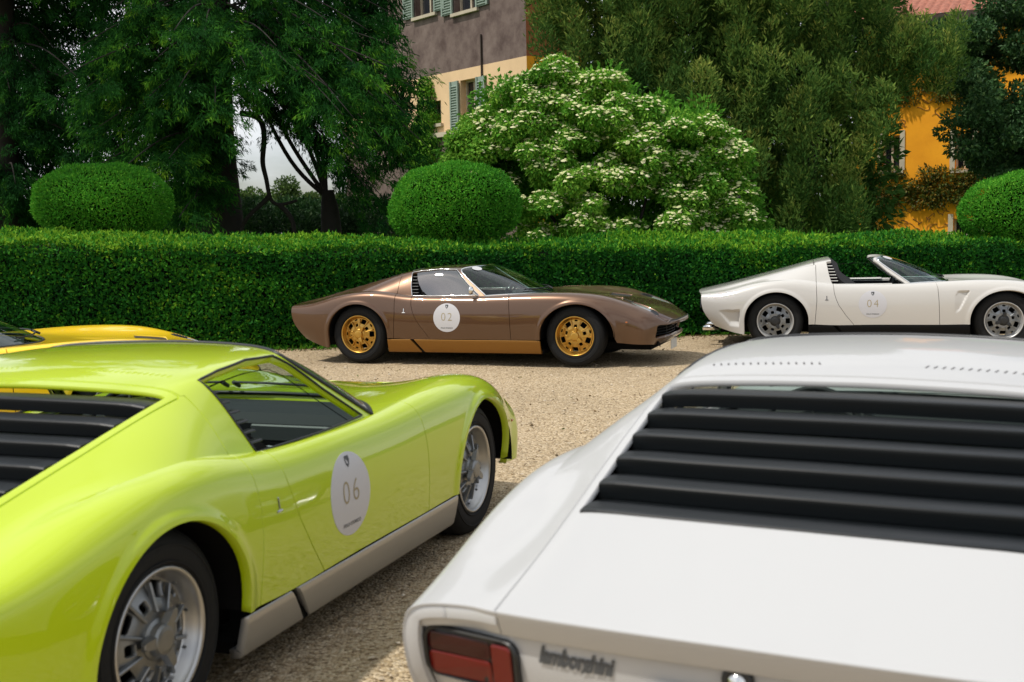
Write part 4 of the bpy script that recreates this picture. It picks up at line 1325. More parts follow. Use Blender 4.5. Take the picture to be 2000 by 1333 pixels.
# ---- flowering shrub
def flowering_shrub():
    Y = 19.2; root = empty('flowering_shrub', (1.7, Y, 0)); tag(root, 'large spreading shrub covered in cream blossom behind the hedge', 'shrub')
    cl = []
    out = poly_sdf([(868, 300), (880, 265), (905, 255), (930, 215), (960, 175), (1000, 150), (1050, 140), (1075, 112), (1110, 118), (1130, 150), (1190, 140), (1230, 175), (1280, 195), (1330, 215), (1380, 215), (1410, 250),
                    (1440, 265), (1468, 300), (1455, 345), (1475, 400), (1490, 460), (1400, 475), (1200, 475), (1030, 475), (1010, 420), (960, 370), (900, 345)])
    Q = np.stack([rng.uniform(860, 1500, 900), rng.uniform(105, 480, 900)], 1); sd = out(Q); Q = np.concatenate([np.array([(1085, 128), (1075, 140), (1100, 135), (1095, 150), (1000, 170), (980, 190), (1200, 160), (1400, 262), (1440, 300), (900, 275)]), Q[sd < -6]])
    def depth(px, py): return 20.0 - 1.5 * max(0, 1 - ((px - 1180) / 330) ** 2) * max(.05, (py - 90) / 370) ** .7
    for px, py in Q[:300]:
        if np.hypot((px - 1225) / 60, (py - 405) / 34) < 1 or np.hypot((px - 985) / 45, (py - 335) / 26) < 1 or np.hypot((px - 1260) / 26, (py - 440) / 20) < 1 or np.hypot((px - 1120) / 30, (py - 300) / 22) < .9: continue
        yy = depth(px, py) + rng.normal(0, .22); k = yy / 2317; rw = rng.uniform(15, 34)
        cl.append((W(px, py, yy), (rw * k, rw * k * .9, rw * rng.uniform(.5, .85) * k)))
    back = [(W(px, py, depth(px, py) + .75), (.34, .2, .34)) for px, py in Q[300:460]] + [(W(px, py, 20.6), (.5, .2, .42)) for px in range(920, 1440, 50) for py in range(200, 470, 50) if out(np.array([[px, py]], float))[0] < -20]
    n = 110000
    P, N, r, k = in_clumps(cl, n, .20)
    keep = P[:, 2] > .7; P, N, r = P[keep], N[keep], r[keep]; n = len(P)
    D = N * .35 + rng.normal(0, .55, (n, 3)) + np.array([0, -.1, -.25])
    L = rng.uniform(.05, .10, n)
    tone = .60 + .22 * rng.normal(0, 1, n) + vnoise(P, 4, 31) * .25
    rl = lambda o: setattr(o, 'location', (-1.7, -Y, 0))
    o = leaves('crown', P, D, L, L * .48, G_SHRUB, root, tone, face=N + np.array([0, 0, .5])); rl(o); o['kind'] = 'stuff'
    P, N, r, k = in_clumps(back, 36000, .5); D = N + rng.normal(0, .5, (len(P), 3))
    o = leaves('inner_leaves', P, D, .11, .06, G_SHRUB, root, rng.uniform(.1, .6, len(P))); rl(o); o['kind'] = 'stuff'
    # flat blossom heads sit on the upper side of the sprays
    m = 6200; P, N, r, k = in_clumps(cl, m * 5, .06); ok = (N[:, 2] > -.05) & (N[:, 1] < .45) & (vnoise(P, 3.0, 5) > -.42) & (P[:, 2] > 1.0)
    P, N = P[ok][:m], N[ok][:m]; m = len(P); R = np.clip(rng.normal(.033, .011, m), .013, .060); nk = 6
    a = np.arange(nk) * 2 * np.pi / nk
    ax = unit(N * .35 + np.array([0, -.18, 1]) + rng.normal(0, .25, (m, 3))); t1 = unit(np.cross(ax, np.array([.3, 1, .2]))); t2 = np.cross(ax, t1)
    Q = P + N * .02
    ring = Q[:, None] + (t1[:, None] * np.cos(a)[None, :, None] + t2[:, None] * np.sin(a)[None, :, None]) * (R[:, None] * rng.uniform(.65, 1.15, (m, nk)))[..., None]
    top = Q + ax * (R * .42)[:, None]
    V = np.concatenate([ring, top[:, None]], 1).reshape(-1, 3); b = (np.arange(m) * (nk + 1))[:, None]
    F = np.stack([np.stack([b[:, 0] + j, b[:, 0] + (j + 1) % nk, b[:, 0] + nk], 1) for j in range(nk)], 1).reshape(-1, 3)
    o = mesh_obj('blossom', V, F, G_FLOWER, root, False); set_tone(o, np.repeat(np.clip(rng.normal(.55, .25, m), 0, 1), nk + 1)); rl(o); o['kind'] = 'stuff'
    limbs = [limb([(1.7 + sx * .1, Y, 0), (1.7 + sx * .4, Y, .8), (1.7 + sx, Y - .1, 1.9)], .07, .02) for sx in (-2, -1.2, -.4, .5, 1.3, 2)]
    o = vf_obj('stems', cat(*limbs), G_BARK, root, True); rl(o)
flowering_shrub()

# ---- feathery evergreen at right of centre
def plume_tree(name, label, plumes, n, mat, base, Llen, Lw, up=.9, tone0=.42, trunk=None):
    root = empty(name, base); tag(root, label, 'tree')
    C = np.array([p[0] for p in plumes]); R = np.array([p[1] for p in plumes])
    w = R[:, 0] * R[:, 2]; w = w / w.sum(); k = rng.choice(len(C), n, p=w)
    t = rng.uniform(-1, 1, n); rr = np.clip(1 - t * t, 0, 1) ** .75 * np.clip(1.05 - .35 * np.maximum(t, 0), .3, 1)
    a = rng.uniform(0, 2 * np.pi, n); rad_ = rr * np.clip(1 - np.abs(rng.normal(0, .22, n)), .1, 1)
    off = np.stack([np.cos(a) * rad_, np.sin(a) * rad_, t], 1) * R[k]
    P = C[k] + off; N = unit(np.stack([np.cos(a), np.sin(a), t * .5], 1))
    D = N * .65 + np.array([0, 0, up]) + rng.normal(0, .45, (n, 3)); P = P + rng.normal(0, .05, (n, 3))
    pt = rng.normal(0, .10, len(C))
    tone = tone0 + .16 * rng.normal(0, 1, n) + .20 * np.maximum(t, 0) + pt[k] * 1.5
    L = rng.uniform(*Llen, n)
    o = leaves('crown', P, D, L, L * Lw, mat, root, tone); o.location = -np.array(base); o['kind'] = 'stuff'
    return root
pl = []
for i in range(620):
    px = rng.uniform(1045, 1800); py = rng.uniform(-160, 450)
    left = np.interp(py, [-160, 0, 110, 180, 300, 400, 450], [1020, 1050, 1105, 1240, 1420, 1450, 1480]); right = np.interp(py, [-160, 30, 60, 150, 330, 450], [1730, 1745, 1790, 1760, 1745, 1690])
    if not left + 12 < px < right - 12: continue
    Yd = 24 + rng.uniform(-1.3, 1.2) + (py < 120) * .4
    s = Yd / 2317; p = W(px, py, Yd); h = rng.uniform(22, 58) * s; wd = h * rng.uniform(.42, .75)
    pl.append((p, (wd, wd, h)))
for px, py in [(1050, 10), (1060, 40), (1075, 70), (1060, 85), (1090, 100), (1045, -20), (1110, 120), (1080, 20), (1140, 130), (1170, 150)] + [(rng.uniform(1750, 1880), rng.uniform(62, 158)) for _ in range(22)]:
    Yd = 24 + rng.uniform(-.8, .8); k = Yd / 2317; h = rng.uniform(26, 44) * k; pl.append((W(px, py, Yd), (h * .6, h * .6, h)))
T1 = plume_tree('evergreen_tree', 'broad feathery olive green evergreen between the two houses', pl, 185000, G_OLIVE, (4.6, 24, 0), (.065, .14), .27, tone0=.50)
def tree_trunk(root, base, pts, r0, r1):
    V, F = limb(pts, r0, r1, 10); o = mesh_obj('trunk', V, F, G_BARK, root); o.location = -np.array(base)
for dx in (-1.5, .2, 1.9):
    tree_trunk(T1, (4.6, 24, 0), [(4.6 + dx * .4, 24.3, 0), (4.6 + dx * .8, 24.4, 2.5), (4.6 + dx, 24.4, 5.5), (4.6 + dx * 1.2, 24.3, 7.5)], .22, .06)
bk = [(np.array([x, 25.4, z]), (1.2, .5, 1.0)) for x in np.arange(2.2, 7.9, 1.0) for z in np.arange(.9, 8, 1.0) if (z > 5.4 - (x - 1.0) * 1.4) and x < 7.6]
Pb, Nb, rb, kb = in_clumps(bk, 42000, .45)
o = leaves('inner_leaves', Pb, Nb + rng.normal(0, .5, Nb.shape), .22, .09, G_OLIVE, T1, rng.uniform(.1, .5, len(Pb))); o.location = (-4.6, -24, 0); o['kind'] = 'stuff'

# ---- dark broadleaf tree at the right edge
cl = []
for i in range(34):
    px = rng.uniform(1800, 1930); py = rng.uniform(52, 150); Yd = 27 + rng.uniform(-.8, .8); k = Yd / 2317
    if py > 140 and px < 1850: continue
    cl.append((W(px, py, Yd), (rng.uniform(20, 34) * k, .4, rng.uniform(12, 22) * k)))
for i in range(120):
    py = rng.uniform(-120, 380); left = np.interp(py, [-120, 30, 90, 200, 270, 330, 380], [1950, 1925, 1835, 1862, 1852, 1862, 1900])
    px = rng.uniform(left, 2150); Yd = 26 + rng.uniform(-1.2, 1.2); s = Yd / 2317
    cl.append((W(px, py, Yd), (rng.uniform(22, 45) * s, .45, rng.uniform(14, 26) * s)))
for i in range(46):
    px = rng.uniform(1905, 2060); py = rng.uniform(190, 350); Yd = 26.3 + rng.uniform(-.8, 1.2); k = Yd / 2317
    cl.append((W(px, py, Yd), (rng.uniform(24, 42) * k, .45, rng.uniform(16, 28) * k)))
R2 = empty('broadleaf_tree', (11.6, 26, 0)); tag(R2, 'dark glossy broadleaf tree at the right edge, in front of the orange house', 'tree')
P, N, r, k = in_clumps(cl, 80000, .25); D = N * .6 + rng.normal(0, .5, N.shape) + np.array([0, -.1, -.1]); L = rng.uniform(.07, .14, len(P))
o = leaves('crown', P, D, L, L * .5, G_DARK, R2, .40 + .24 * rng.normal(0, 1, len(P)) + vnoise(P, 3, 41) * .25, face=N + np.array([0, 0, .5])); o.location = (-11.6, -26, 0); o['kind'] = 'stuff'
V, F = limb([(11.6, 26.2, 0), (11.5, 26.2, 2.5), (11.7, 26.2, 6)], .22, .08, 10); o = mesh_obj('trunk', V, F, G_BARK, R2); o.location = (-11.6, -26, 0)

# ---- big spruces at left
def spray_leaves(path, n, width, hang, mat, tone0):
    """drooping bough: flattened needle tufts set along it, fresh light tips outwards"""
    P = np.array(path, float); per = 95; m = max(5, n // per); t = rng.uniform(.14, 1, m) ** .8
    Q = np.stack([np.interp(t, np.linspace(0, 1, len(P)), P[:, j]) for j in range(3)], 1)
    T = unit(P[-1] - P[0]); side = unit(np.cross(T, np.array([0, 0, 1.])))
    sg = rng.normal(0, .75, m); off = sg * width; dz = -np.abs(rng.normal(0, .55, m)) * hang * (.4 + .6 * t)
    B = Q + side[None] * off[:, None] + np.stack([rng.normal(0, .05, m), rng.normal(0, .05, m), dz], 1)
    od = unit(T[None] * .6 + side[None] * sg[:, None] + np.array([0, 0, -.25]) + rng.normal(0, .2, (m, 3)))     # tuft axis
    R = rng.uniform(.13, .27, m)
    s_ = rng.uniform(-.3, 1, (m, per)); w = rng.normal(0, 1, (m, per, 3)) * (.34 * (1.15 - np.abs(s_ - .3)))[..., None] * np.array([1, 1, .6])
    Pp = B[:, None] + (od[:, None] * (s_ * 1.25)[..., None] + w + np.array([0, 0, -.42]) * (np.maximum(s_, 0) ** 2)[..., None]) * R[:, None, None]
    D = od[:, None] * .7 + np.array([0, 0, -.40]) + rng.normal(0, .42, (m, per, 3))
    tw = rng.normal(0, .13, m)
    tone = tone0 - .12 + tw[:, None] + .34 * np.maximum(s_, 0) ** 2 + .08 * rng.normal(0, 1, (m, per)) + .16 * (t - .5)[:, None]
    return Pp.reshape(-1, 3), D.reshape(-1, 3), tone.reshape(-1)
def spruce(label, base, branches, trunk, r0, r1, nper, Y0, inner=None):
    root = empty('spruce_tree', base); tag(root, label, 'tree', 'spruces at the left')
    PP, DD, TT, LB = [], [], [], []
    for (path, width, hang, dens, tn) in branches:
        P, D, T = spray_leaves(path, int(nper * dens), width, hang, G_SPRUCE, tn); PP.append(P); DD.append(D); TT.append(T)
        LB.append(limb(path, .026, .006, 6))
    P = np.concatenate(PP); D = np.concatenate(DD); T = np.concatenate(TT); L = rng.uniform(.065, .135, len(P))
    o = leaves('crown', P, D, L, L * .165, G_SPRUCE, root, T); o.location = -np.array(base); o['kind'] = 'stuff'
    if inner:
        cl_ = [(W(px, py, yy), (rw * yy / 2317, .35, rh * yy / 2317)) for px, py, yy, rw, rh in inner]
        Pi, Ni, ri, ki = in_clumps(cl_, 260 * len(inner), .45)
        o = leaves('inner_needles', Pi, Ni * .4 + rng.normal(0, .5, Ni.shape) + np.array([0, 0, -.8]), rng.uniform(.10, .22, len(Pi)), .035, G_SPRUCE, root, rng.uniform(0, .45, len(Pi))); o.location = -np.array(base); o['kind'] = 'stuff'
    o = vf_obj('branches', cat(*LB), G_BARK, root, True); o.location = -np.array(base); o['kind'] = 'stuff'
    V, F = limb(trunk, r0, r1, 14); o = mesh_obj('trunk', V, F, G_BARK, root); o.location = -np.array(base)
    return root
def wpath(*pp): return [W(*p) for p in pp]
br = []
TX = 425
def add(px, py, Yd, w=.30, h=.55, dens=1.0, tn=.38, top=None, Y0=21.2):
    x0 = TX + rng.uniform(-10, 10); t0 = (py - abs(px - TX) * (rng.uniform(.62, .85) if (px > TX + 60 and py > 190 and TX > 300) else rng.uniform(.12, .30)) - 20) if top is None else top
    mx_ = (x0 + px) / 2; br.append((wpath((x0, t0, Y0), (mx_, (t0 + py) / 2 - 28, (Y0 + Yd) / 2), (px, py, Yd)), w, h, dens, tn))
# boughs: (tip pixel) following the outline in the photograph
for px, py in [(560, 60), (640, 40), (720, 60), (790, 40), (820, 110), (760, 130), (700, 150), (640, 170), (600, 120), (830, 180), (790, 220), (745, 205), (690, 230), (840, 250), (850, 300), (805, 290), (760, 285), (815, 340), (770, 350),
               (735, 330), (700, 290), (670, 225), (620, 160), (580, 140), (540, 90), (520, 120), (500, 60), (480, 130)]:
    add(px, py, 20.4 + rng.uniform(-1.6, .9), tn=.40)
for px, py in [(745, 395), (725, 375), (700, 345), (760, 400), (715, 410)]: add(px, py, 20.6 + rng.uniform(-.6, .6), .22, .35, .8, .25, top=120)
for px, py in [(210, 110), (250, 60), (300, 120), (340, 60), (380, 130), (230, 160), (280, 200), (330, 230), (370, 260), (300, 270), (260, 230), (350, 170), (400, 60), (215, 20), (240, 45), (260, 10), (200, 60), (420, 200), (390, 300), (330, 310), (360, 350), (300, 330), (260, 300), (380, 390), (330, 400), (350, 425), (120, 150), (160, 90), (150, 200), (190, 250), (215, 300), (240, 330), (180, 330), (210, 200), (170, 170)]:
    add(px, py, 20.3 + rng.uniform(-1.8, .9), tn=.40, dens=.9)
for px, py in [(525, 235), (540, 262)]: add(px, py, 20.2, .12, .25, .35, .5)
for i in range(26):
    px = rng.uniform(60, 860); py = rng.uniform(-260, -10); add(px, py, 21 + rng.uniform(-2, 2), .35, .6, .9, .35)
spruce('huge dark spruce with thick trunk and drooping boughs left of the pale house', tuple(W(425, 450, 21.2) * np.array([1, 1, 0])), br,
       [W(424, 470, 21.2) * np.array([1, 1, 0]) + np.array([0, 0, -.05]), W(430, 450, 21.2), W(418, 300, 21.2), W(415, 120, 21.2), W(415, -150, 21.2), W(415, -420, 21.2)], .46, .24, 2350, 21.2,
       [(px, py, 22.0 + rng.uniform(-.3, .5), 40, 34) for px in range(500, 800, 36) for py in range(-60, 330, 36) if py < 110 + (px - 500) * .80 and px < 770 + py * .12] + [(px, py, 22 + rng.uniform(-.3, .5), 36, 34) for px in range(190, 420, 34) for py in range(-60, 400, 40) if rng.uniform() < .74])
br = []; TX = 5
for px, py in [(60, 60), (110, 100), (150, 60), (90, 160), (40, 120), (150, 150), (190, 40), (100, 230), (150, 260), (60, 220), (190, 200), (40, 300), (110, 310), (170, 320), (20, 180), (80, 370), (-30, 250), (30, 360), (-40, 120), (-50, 340), (10, 420), (140, 400), (100, 430), (190, 300), (220, 270), (60, 420)]:
    add(px, py, 22.6 + rng.uniform(-1.2, 1.2), .38, .65, 1.25, .26, Y0=23.0)
for i in range(16): add(rng.uniform(-120, 230), rng.uniform(-250, 0), 22.6 + rng.uniform(-1.5, 1.5), .4, .7, 1.2, .28, Y0=23)
for i in range(14):  # unseen overlong boughs, added out of frame to shade the left round shrub
    tip = np.array([rng.uniform(-9.2, -6.4), rng.uniform(15.2, 17.6), rng.uniform(6.4, 8.2)]); b0 = W(2, -330, 23)
    br.append(([b0, (b0 + tip) / 2 + np.array([0, 0, .5]), tip], .5, .5, .8, .3))
spruce('second spruce at the far left edge, dark and dense', tuple(W(5, 450, 23) * np.array([1, 1, 0])), br,
       [W(5, 470, 23) * np.array([1, 1, 0]) + np.array([0, 0, -.05]), W(8, 440, 23), W(2, 250, 23), W(0, 0, 23), W(0, -300, 23)], .40, .2, 1900, 23, [(px, py, 23.6 + rng.uniform(-.3, .5), 40, 34) for px in range(-40, 225, 34) for py in range(-60, 420, 40) if rng.uniform() < .85] + [(px, py, 15.4 + rng.uniform(-.5, .9), 62, 40) for px in range(-360, -60, 48) for py in range(-480, -300, 44)])  # last clump list: unseen needles added overhead to shade the left round shrub

# dead bough hanging in the gap and bare stems of a fallen limb
root = empty('bare_branch', tuple(W(535, 450, 20.9) * np.array([1, 1, 0]))); tag(root, 'dark bare hooked branch hanging in the sky gap beside the spruce trunk', 'branch')
b0 = -np.array(root.location)
V, F = cat(limb(wpath((470, 222, 21.1), (505, 232, 21), (516, 270, 20.9), (513, 315, 20.9), (520, 350, 20.9), (527, 385, 20.9), (545, 400, 20.9), (580, 392, 20.9)), .055, .028, 8),
           limb(wpath((527, 382, 20.9), (510, 400, 20.9), (480, 430, 20.9), (470, 462, 20.9)), .05, .03, 6), limb(wpath((545, 400, 20.9), (570, 430, 20.9), (575, 470, 20.9)), .05, .04, 6))
o = mesh_obj('limb', V, F, G_BARK, root); o.location = b0
root = empty('dead_bough', tuple(W(640, 450, 21.4) * np.array([1, 1, 0]))); tag(root, 'fan of thin bare stems slanting down to a dark stump', 'branch')
b0 = -np.array(root.location)
for k, (x0, y0, mx_, my) in enumerate([(520, 190, 580, 300), (535, 185, 600, 285), (552, 190, 610, 275), (570, 200, 625, 280), (500, 180, 572, 320)]):
    V, F = limb(wpath((x0, y0, 21.4), (mx_, my, 21.4), (637, 385, 21.4), (648, 415, 21.4)), .035, .05, 6); o = mesh_obj('stem', V, F, G_BARK, root); o.location = b0
V, F = limb(wpath((640, 372, 21.4), (643, 400, 21.4), (648, 460, 21.4)) + [W(650, 480, 21.4) * np.array([1, 1, 0])], .10, .24, 12); o = mesh_obj('stump', V, F, G_BARK, root); o.location = b0

# ---- low dark shrubs in the shade of the spruces and a sunlit field with far trees
cl = []
for px in np.arange(-60, 780, 26):
    py = rng.uniform(415, 450); Yd = rng.uniform(22.5, 24.5)
    if 395 < px < 450: continue
    cl.append((W(px, py + 8, Yd), (rng.uniform(.35, .6), .4, rng.uniform(.18, .34) + (.1 if px > 480 else 0))))
for px in (470, 500, 560, 600, 680, 720): cl.append((W(px, 418, 24.5), (.5, .4, .33)))
root = empty('low_shrubs', (-4, 23.5, 0)); tag(root, 'low dark shrubs in deep shade under the spruces', 'shrubs', kind='stuff')
P, N, r, k = in_clumps(cl, 26000, .3); D = N + rng.normal(0, .6, N.shape); L = rng.uniform(.06, .13, len(P))
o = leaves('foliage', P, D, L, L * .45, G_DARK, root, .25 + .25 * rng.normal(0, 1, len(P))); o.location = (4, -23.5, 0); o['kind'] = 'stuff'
sheet('lawn', [(-60, 16.6), (60, 17.6), (60, 300), (-60, 300)], pmat('lawn', (.065, .12, .022), .95, noise=(3, .4, .3)), -.004)
for i, (px, py, Yd, rw, rh, nm) in enumerate([(470, 388, 150, 2.2, 1.2, 'low rounded'), (560, 378, 140, 1.9, 2.0, 'taller rounded'), (612, 392, 160, 1.6, 1.2, 'small'), (690, 398, 150, 2.6, 1.2, 'broad'), (520, 394, 170, 2.4, 1.2, 'dim'), (300, 385, 150, 5, 2.5, 'wide'), (655, 396, 165, 2.0, 1.0, 'pale')]):
    c = W(px, py, Yd); k = Yd / 2317 * 1.0
    root = empty('distant_tree', (c[0], Yd, 0)); tag(root, nm + ' sunlit tree far away in the gap between spruce trunk and house', 'tree', 'far trees in the gap')
    cl = [(c + np.array([rng.uniform(-.6, .6) * rw, rng.uniform(-1, 1), rng.uniform(-.8, .5) * rh]), (rw * .6, 1, rh * .6)) for _ in range(7)]
    P, N, r, kk = in_clumps(cl, 1800, .3); L = rng.uniform(.25, .5, len(P))
    o = leaves('crown', P, N + rng.normal(0, .6, N.shape), L, L * .7, G_FAR, root, .5 + .3 * rng.normal(0, 1, len(P))); o.location = (-c[0], -Yd, 0)
    V, F = tube(np.array([[0, 0, 0], [0, 0, c[2]]]), .25, 6); mesh_obj('trunk', V, F, G_BARK, root)
# ================================================================== HOUSES
def plaster(name, col, amt=.18, scale=1.3, stain=None):
    m, nt, b = mat_nodes(name); L = nt.links.new
    tc = nt.nodes.new('ShaderNodeTexCoord'); n = nt.nodes.new('ShaderNodeTexNoise'); n.inputs['Scale'].default_value = scale; n.inputs['Detail'].default_value = 9; n.inputs['Roughness'].default_value = .65
    L(tc.outputs['Object'], n.inputs['Vector'])
    cr = nt.nodes.new('ShaderNodeValToRGB'); cr.color_ramp.elements[0].position = .32; cr.color_ramp.elements[1].position = .72
    cr.color_ramp.elements[0].color = (*[c * (1 - amt) for c in col], 1); cr.color_ramp.elements[1].color = (*(stain or [min(1, c * (1 + amt)) for c in col]), 1)
    L(n.outputs['Fac'], cr.inputs['Fac']); L(cr.outputs['Color'], b.inputs['Base Color'])
    b.inputs['Roughness'].default_value = .9; b.inputs['Specular IOR Level'].default_value = .15
    bp = nt.nodes.new('ShaderNodeBump'); bp.inputs['Strength'].default_value = .25; bp.inputs['Distance'].default_value = .01; L(n.outputs['Fac'], bp.inputs['Height']); L(bp.outputs['Normal'], b.inputs['Normal'])
    return m
M_MAUVE = plaster('mauve_plaster', (.135, .092, .082), .28, 1.8, (.25, .19, .165))
M_PEACH = plaster('peach_plaster', (.80, .56, .33), .10, .8)
M_RUST = plaster('rust_plaster', (.33, .115, .045), .15)
M_ORANGEP = plaster('orange_plaster', (.95, .37, .022), .16, .9)
M_STONE = plaster('sill_stone', (.52, .45, .34), .12, 4)
M_SHUT = pmat('green_shutter', (.25, .315, .26), .6, noise=(12, .15, .1))
M_PANE = pmat('dark_pane', (.02, .024, .03), .08, coat=1.0)
M_CURT = pmat('curtain', (.42, .45, .50), .8)
M_TILE = pmat('terracotta', (.30, .11, .070), .85, noise=(9, .75, .9))
M_WOOD = pmat('eave_wood', (.05, .035, .025), .8)

class Facade:
    """a vertical wall plane: s along the wall, h up, d out of the wall"""
    def __init__(s, root, A, B):
        s.root = root; s.A = np.array([A[0], A[1], 0.]); d = np.array([B[0] - A[0], B[1] - A[1], 0.]); s.len = np.linalg.norm(d); s.t = d / s.len
        s.n = np.array([s.t[1], -s.t[0], 0.]);
        if s.n[1] > 0: s.n = -s.n
    def P(s, a, h, d): return s.A + s.t * a + np.array([0, 0, h]) + s.n * d
    def at(s, px, py):
        o = np.array([0, 0, CAM_H]); p = W(px, py, 10.0); d = p - o; k = ((s.A - o) @ s.n) / (d @ s.n); q = o + d * k; return (q - s.A) @ s.t, q[2]
    def block(s, name, a0, a1, h0, h1, d0, d1, mat, parent=None, bev=0):
        pts = [s.P(a, h, d) for a in (a0, a1) for d in (d0, d1) for h in (h0, h1)]
        o = mesh_obj(name, pts, [(0, 1, 3, 2), (4, 6, 7, 5), (0, 4, 5, 1), (2, 3, 7, 6), (0, 2, 6, 4), (1, 5, 7, 3)], mat, parent if parent is not None else s.root, False)
        o.location = o.location; return s.fix(o, parent)
    def fix(s, o, parent):
        # geometry is in world coordinates: undo the root's offset
        if parent is None or parent is s.root: o.location = -np.array(s.root.location)
        return o
    def wall(s, name, a0, a1, h0, h1, holes, mat, thick=.35):
        """wall slab with rectangular openings, built as strips round them"""
        A = sorted({a0, a1, *[v for h in holes for v in h[:2]]}); H = sorted({h0, h1, *[v for h in holes for v in h[2:]]})
        A = [a for a in A if a0 <= a <= a1]; H = [h for h in H if h0 <= h <= h1]; V, F = [], []
        def quad(p): k = len(V); V.extend(p); F.append((k, k + 1, k + 2, k + 3))
        for i in range(len(A) - 1):
            for j in range(len(H) - 1):
                am, hm = (A[i] + A[i + 1]) / 2, (H[j] + H[j + 1]) / 2
                if any(h[0] < am < h[1] and h[2] < hm < h[3] for h in holes): continue
                quad([s.P(A[i], H[j], 0), s.P(A[i + 1], H[j], 0), s.P(A[i + 1], H[j + 1], 0), s.P(A[i], H[j + 1], 0)])
        for (x0, x1, y0, y1) in holes:
            y0, y1 = max(y0, h0), min(y1, h1)
            if y1 <= y0: continue
            for (p, q) in (((x0, y0), (x1, y0)), ((x1, y0), (x1, y1)), ((x1, y1), (x0, y1)), ((x0, y1), (x0, y0))):
                quad([s.P(*p, 0), s.P(*q, 0), s.P(*q, -.26), s.P(*p, -.26)])
        o = mesh_obj(name, V, F, mat, s.root, False); return s.fix(o, s.root)
    def window(s, x0, x1, y0, y1, shutters='both', sill=True, curtain=False, angle=0):
        w = s.block('window', x0, x1, y0, y1, -.28, -.24, M_PANE)
        L = -np.array(s.root.location) * 0
        def sub(name, *a): o = s.block(name, *a, parent=w); o.location = (0, 0, 0); return o
        f = .05
        for a in ((x0, x0 + f, y0, y1), (x1 - f, x1, y0, y1), (x0 + f, x1 - f, y1 - f, y1), (x0 + f, x1 - f, y0, y0 + f), ((x0 + x1) / 2 - .03, (x0 + x1) / 2 + .03, y0 + f, y1 - f)):
            sub('frame', *a, -.238, -.18, M_STONE)
        if curtain: sub('curtain', x0 + .58 * (x1 - x0), x0 + .92 * (x1 - x0), y0 + .05, y1 - .05, -.236, -.20, M_CURT)
        if sill: sub('sill', x0 - .10, x1 + .10, y0 - .09, y0 - .004, -.25, .09, M_STONE)
        for sd in (('left', 'right') if shutters == 'both' else (shutters,) if shutters else ()):
            wd = (x1 - x0) * .5
            a0, a1 = (x0 - wd - .03, x0 - .03) if sd == 'left' else (x1 + .03, x1 + wd + .03)
            sh = sub('shutter', a0, a1, y0, y1, .03, .055, M_SHUT)
            for e in ((a0, a0 + .06), (a1 - .06, a1)): sub('stile', *e, y0, y1, .057, .085, M_SHUT)
            nsl = int((y1 - y0) / .075); ss = []
            for k in range(nsl):
                h = y0 + .06 + k * (y1 - y0 - .12) / nsl
                pts = [s.P(a0 + .06, h, .059), s.P(a1 - .06, h, .059), s.P(a1 - .06, h - .022, .083), s.P(a0 + .06, h - .022, .083), s.P(a0 + .06, h + .012, .059), s.P(a1 - .06, h + .012, .059), s.P(a1 - .06, h - .010, .086), s.P(a0 + .06, h - .010, .086)]
                mesh_obj('shutter_slat', pts, [(0, 1, 2, 3), (4, 7, 6, 5), (3, 2, 6, 7), (0, 4, 5, 1)], M_SHUT, w, False)
        return w

# pale house, its front running back to the left from the corner
cx, cy = W(1032, 300, 30.5)[:2]
hp = empty('country_house', (cx, cy, 0)); tag(hp, 'old country house with mauve upper wall, peach lower wall and green shutters', 'house')
lx, ly = W(820, 300, 34.6)[:2]
dv = np.array([lx - cx, ly - cy]); dv = dv / np.linalg.norm(dv)
FA = Facade(hp, (cx + dv[0] * 9.5, cy + dv[1] * 9.5), (cx, cy))             # s grows towards the corner
n2 = -FA.n
FB = Facade(hp, (cx, cy), (cx + 1.55, cy + .75))
_, zb = FA.at(1030, 109)
def rectA(x0, y0, x1, y1):
    a0, h1 = FA.at(x0, y0); a1, _ = FA.at(x1, y0); _, h0 = FA.at(x0, y1); return (a0, a1, h0, h1)
w1 = rectA(899, 158, 932, 222); w1 = (w1[0], w1[1], w1[3] - 1.95, w1[3])
w2 = rectA(886, -60, 930, 28); w2 = (w2[0], w2[1], w2[2], w2[2] + 1.9)
w3 = rectA(849, 198, 861, 243); w3 = (w3[0] - .25, w3[1], w3[2], w3[3])
w4 = rectA(820, -60, 848, 33); w4 = (w4[0] - .3, w4[1], w4[2], w4[2] + 1.9)
w5 = (w4[0] - 3.2, w4[0] - 2.1, w4[2], w4[3])
w6 = (w3[0] - 3.0, w3[0] - 2.0, w1[2], w1[3])
low = FA.at(860, 262)[1]
FA.wall('upper_wall', 0, FA.len, zb, zb + 4.2, [w2, w4, w5], M_MAUVE)
FA.wall('lower_wall', 0, FA.len, low, zb, [w1, w3, w6], M_PEACH)
FA.wall('plinth_wall', 0, FA.len, -.1, low, [], M_MAUVE)
FA.block('string_course', 0, FA.len - .01, low - .10, low + .03, .002, .10, M_STONE)
FA.window(*w1, 'both', True, True); FA.window(*w2, 'both', True); FA.window(*w3, None, True); FA.window(*w4, 'both', True); FA.window(*w5, 'both'); FA.window(*w6, 'both')
a, _ = FA.at(942, 100); FA.block('downpipe', a - .013, a + .013, FA.at(942, 150)[1], FA.at(940, 68)[1], .01, .06, M_WOOD)
FB.wall('side_upper_wall', 0, FB.len, zb, zb + 4.2, [], M_RUST)
FB.wall('side_lower_wall', 0, FB.len, -.1, zb, [], M_ORANGEP)
top = zb + 4.2
c4 = [FA.P(-.5, 0, .6)[:2], FA.P(FA.len + .4, 0, .6)[:2], FA.P(FA.len + .4, 0, -6)[:2], FA.P(-.5, 0, -6)[:2]]
V = [(*p, top) for p in c4] + [(*p, top + .12) for p in c4] + [(*(np.mean(c4, 0)), top + 2.0)]
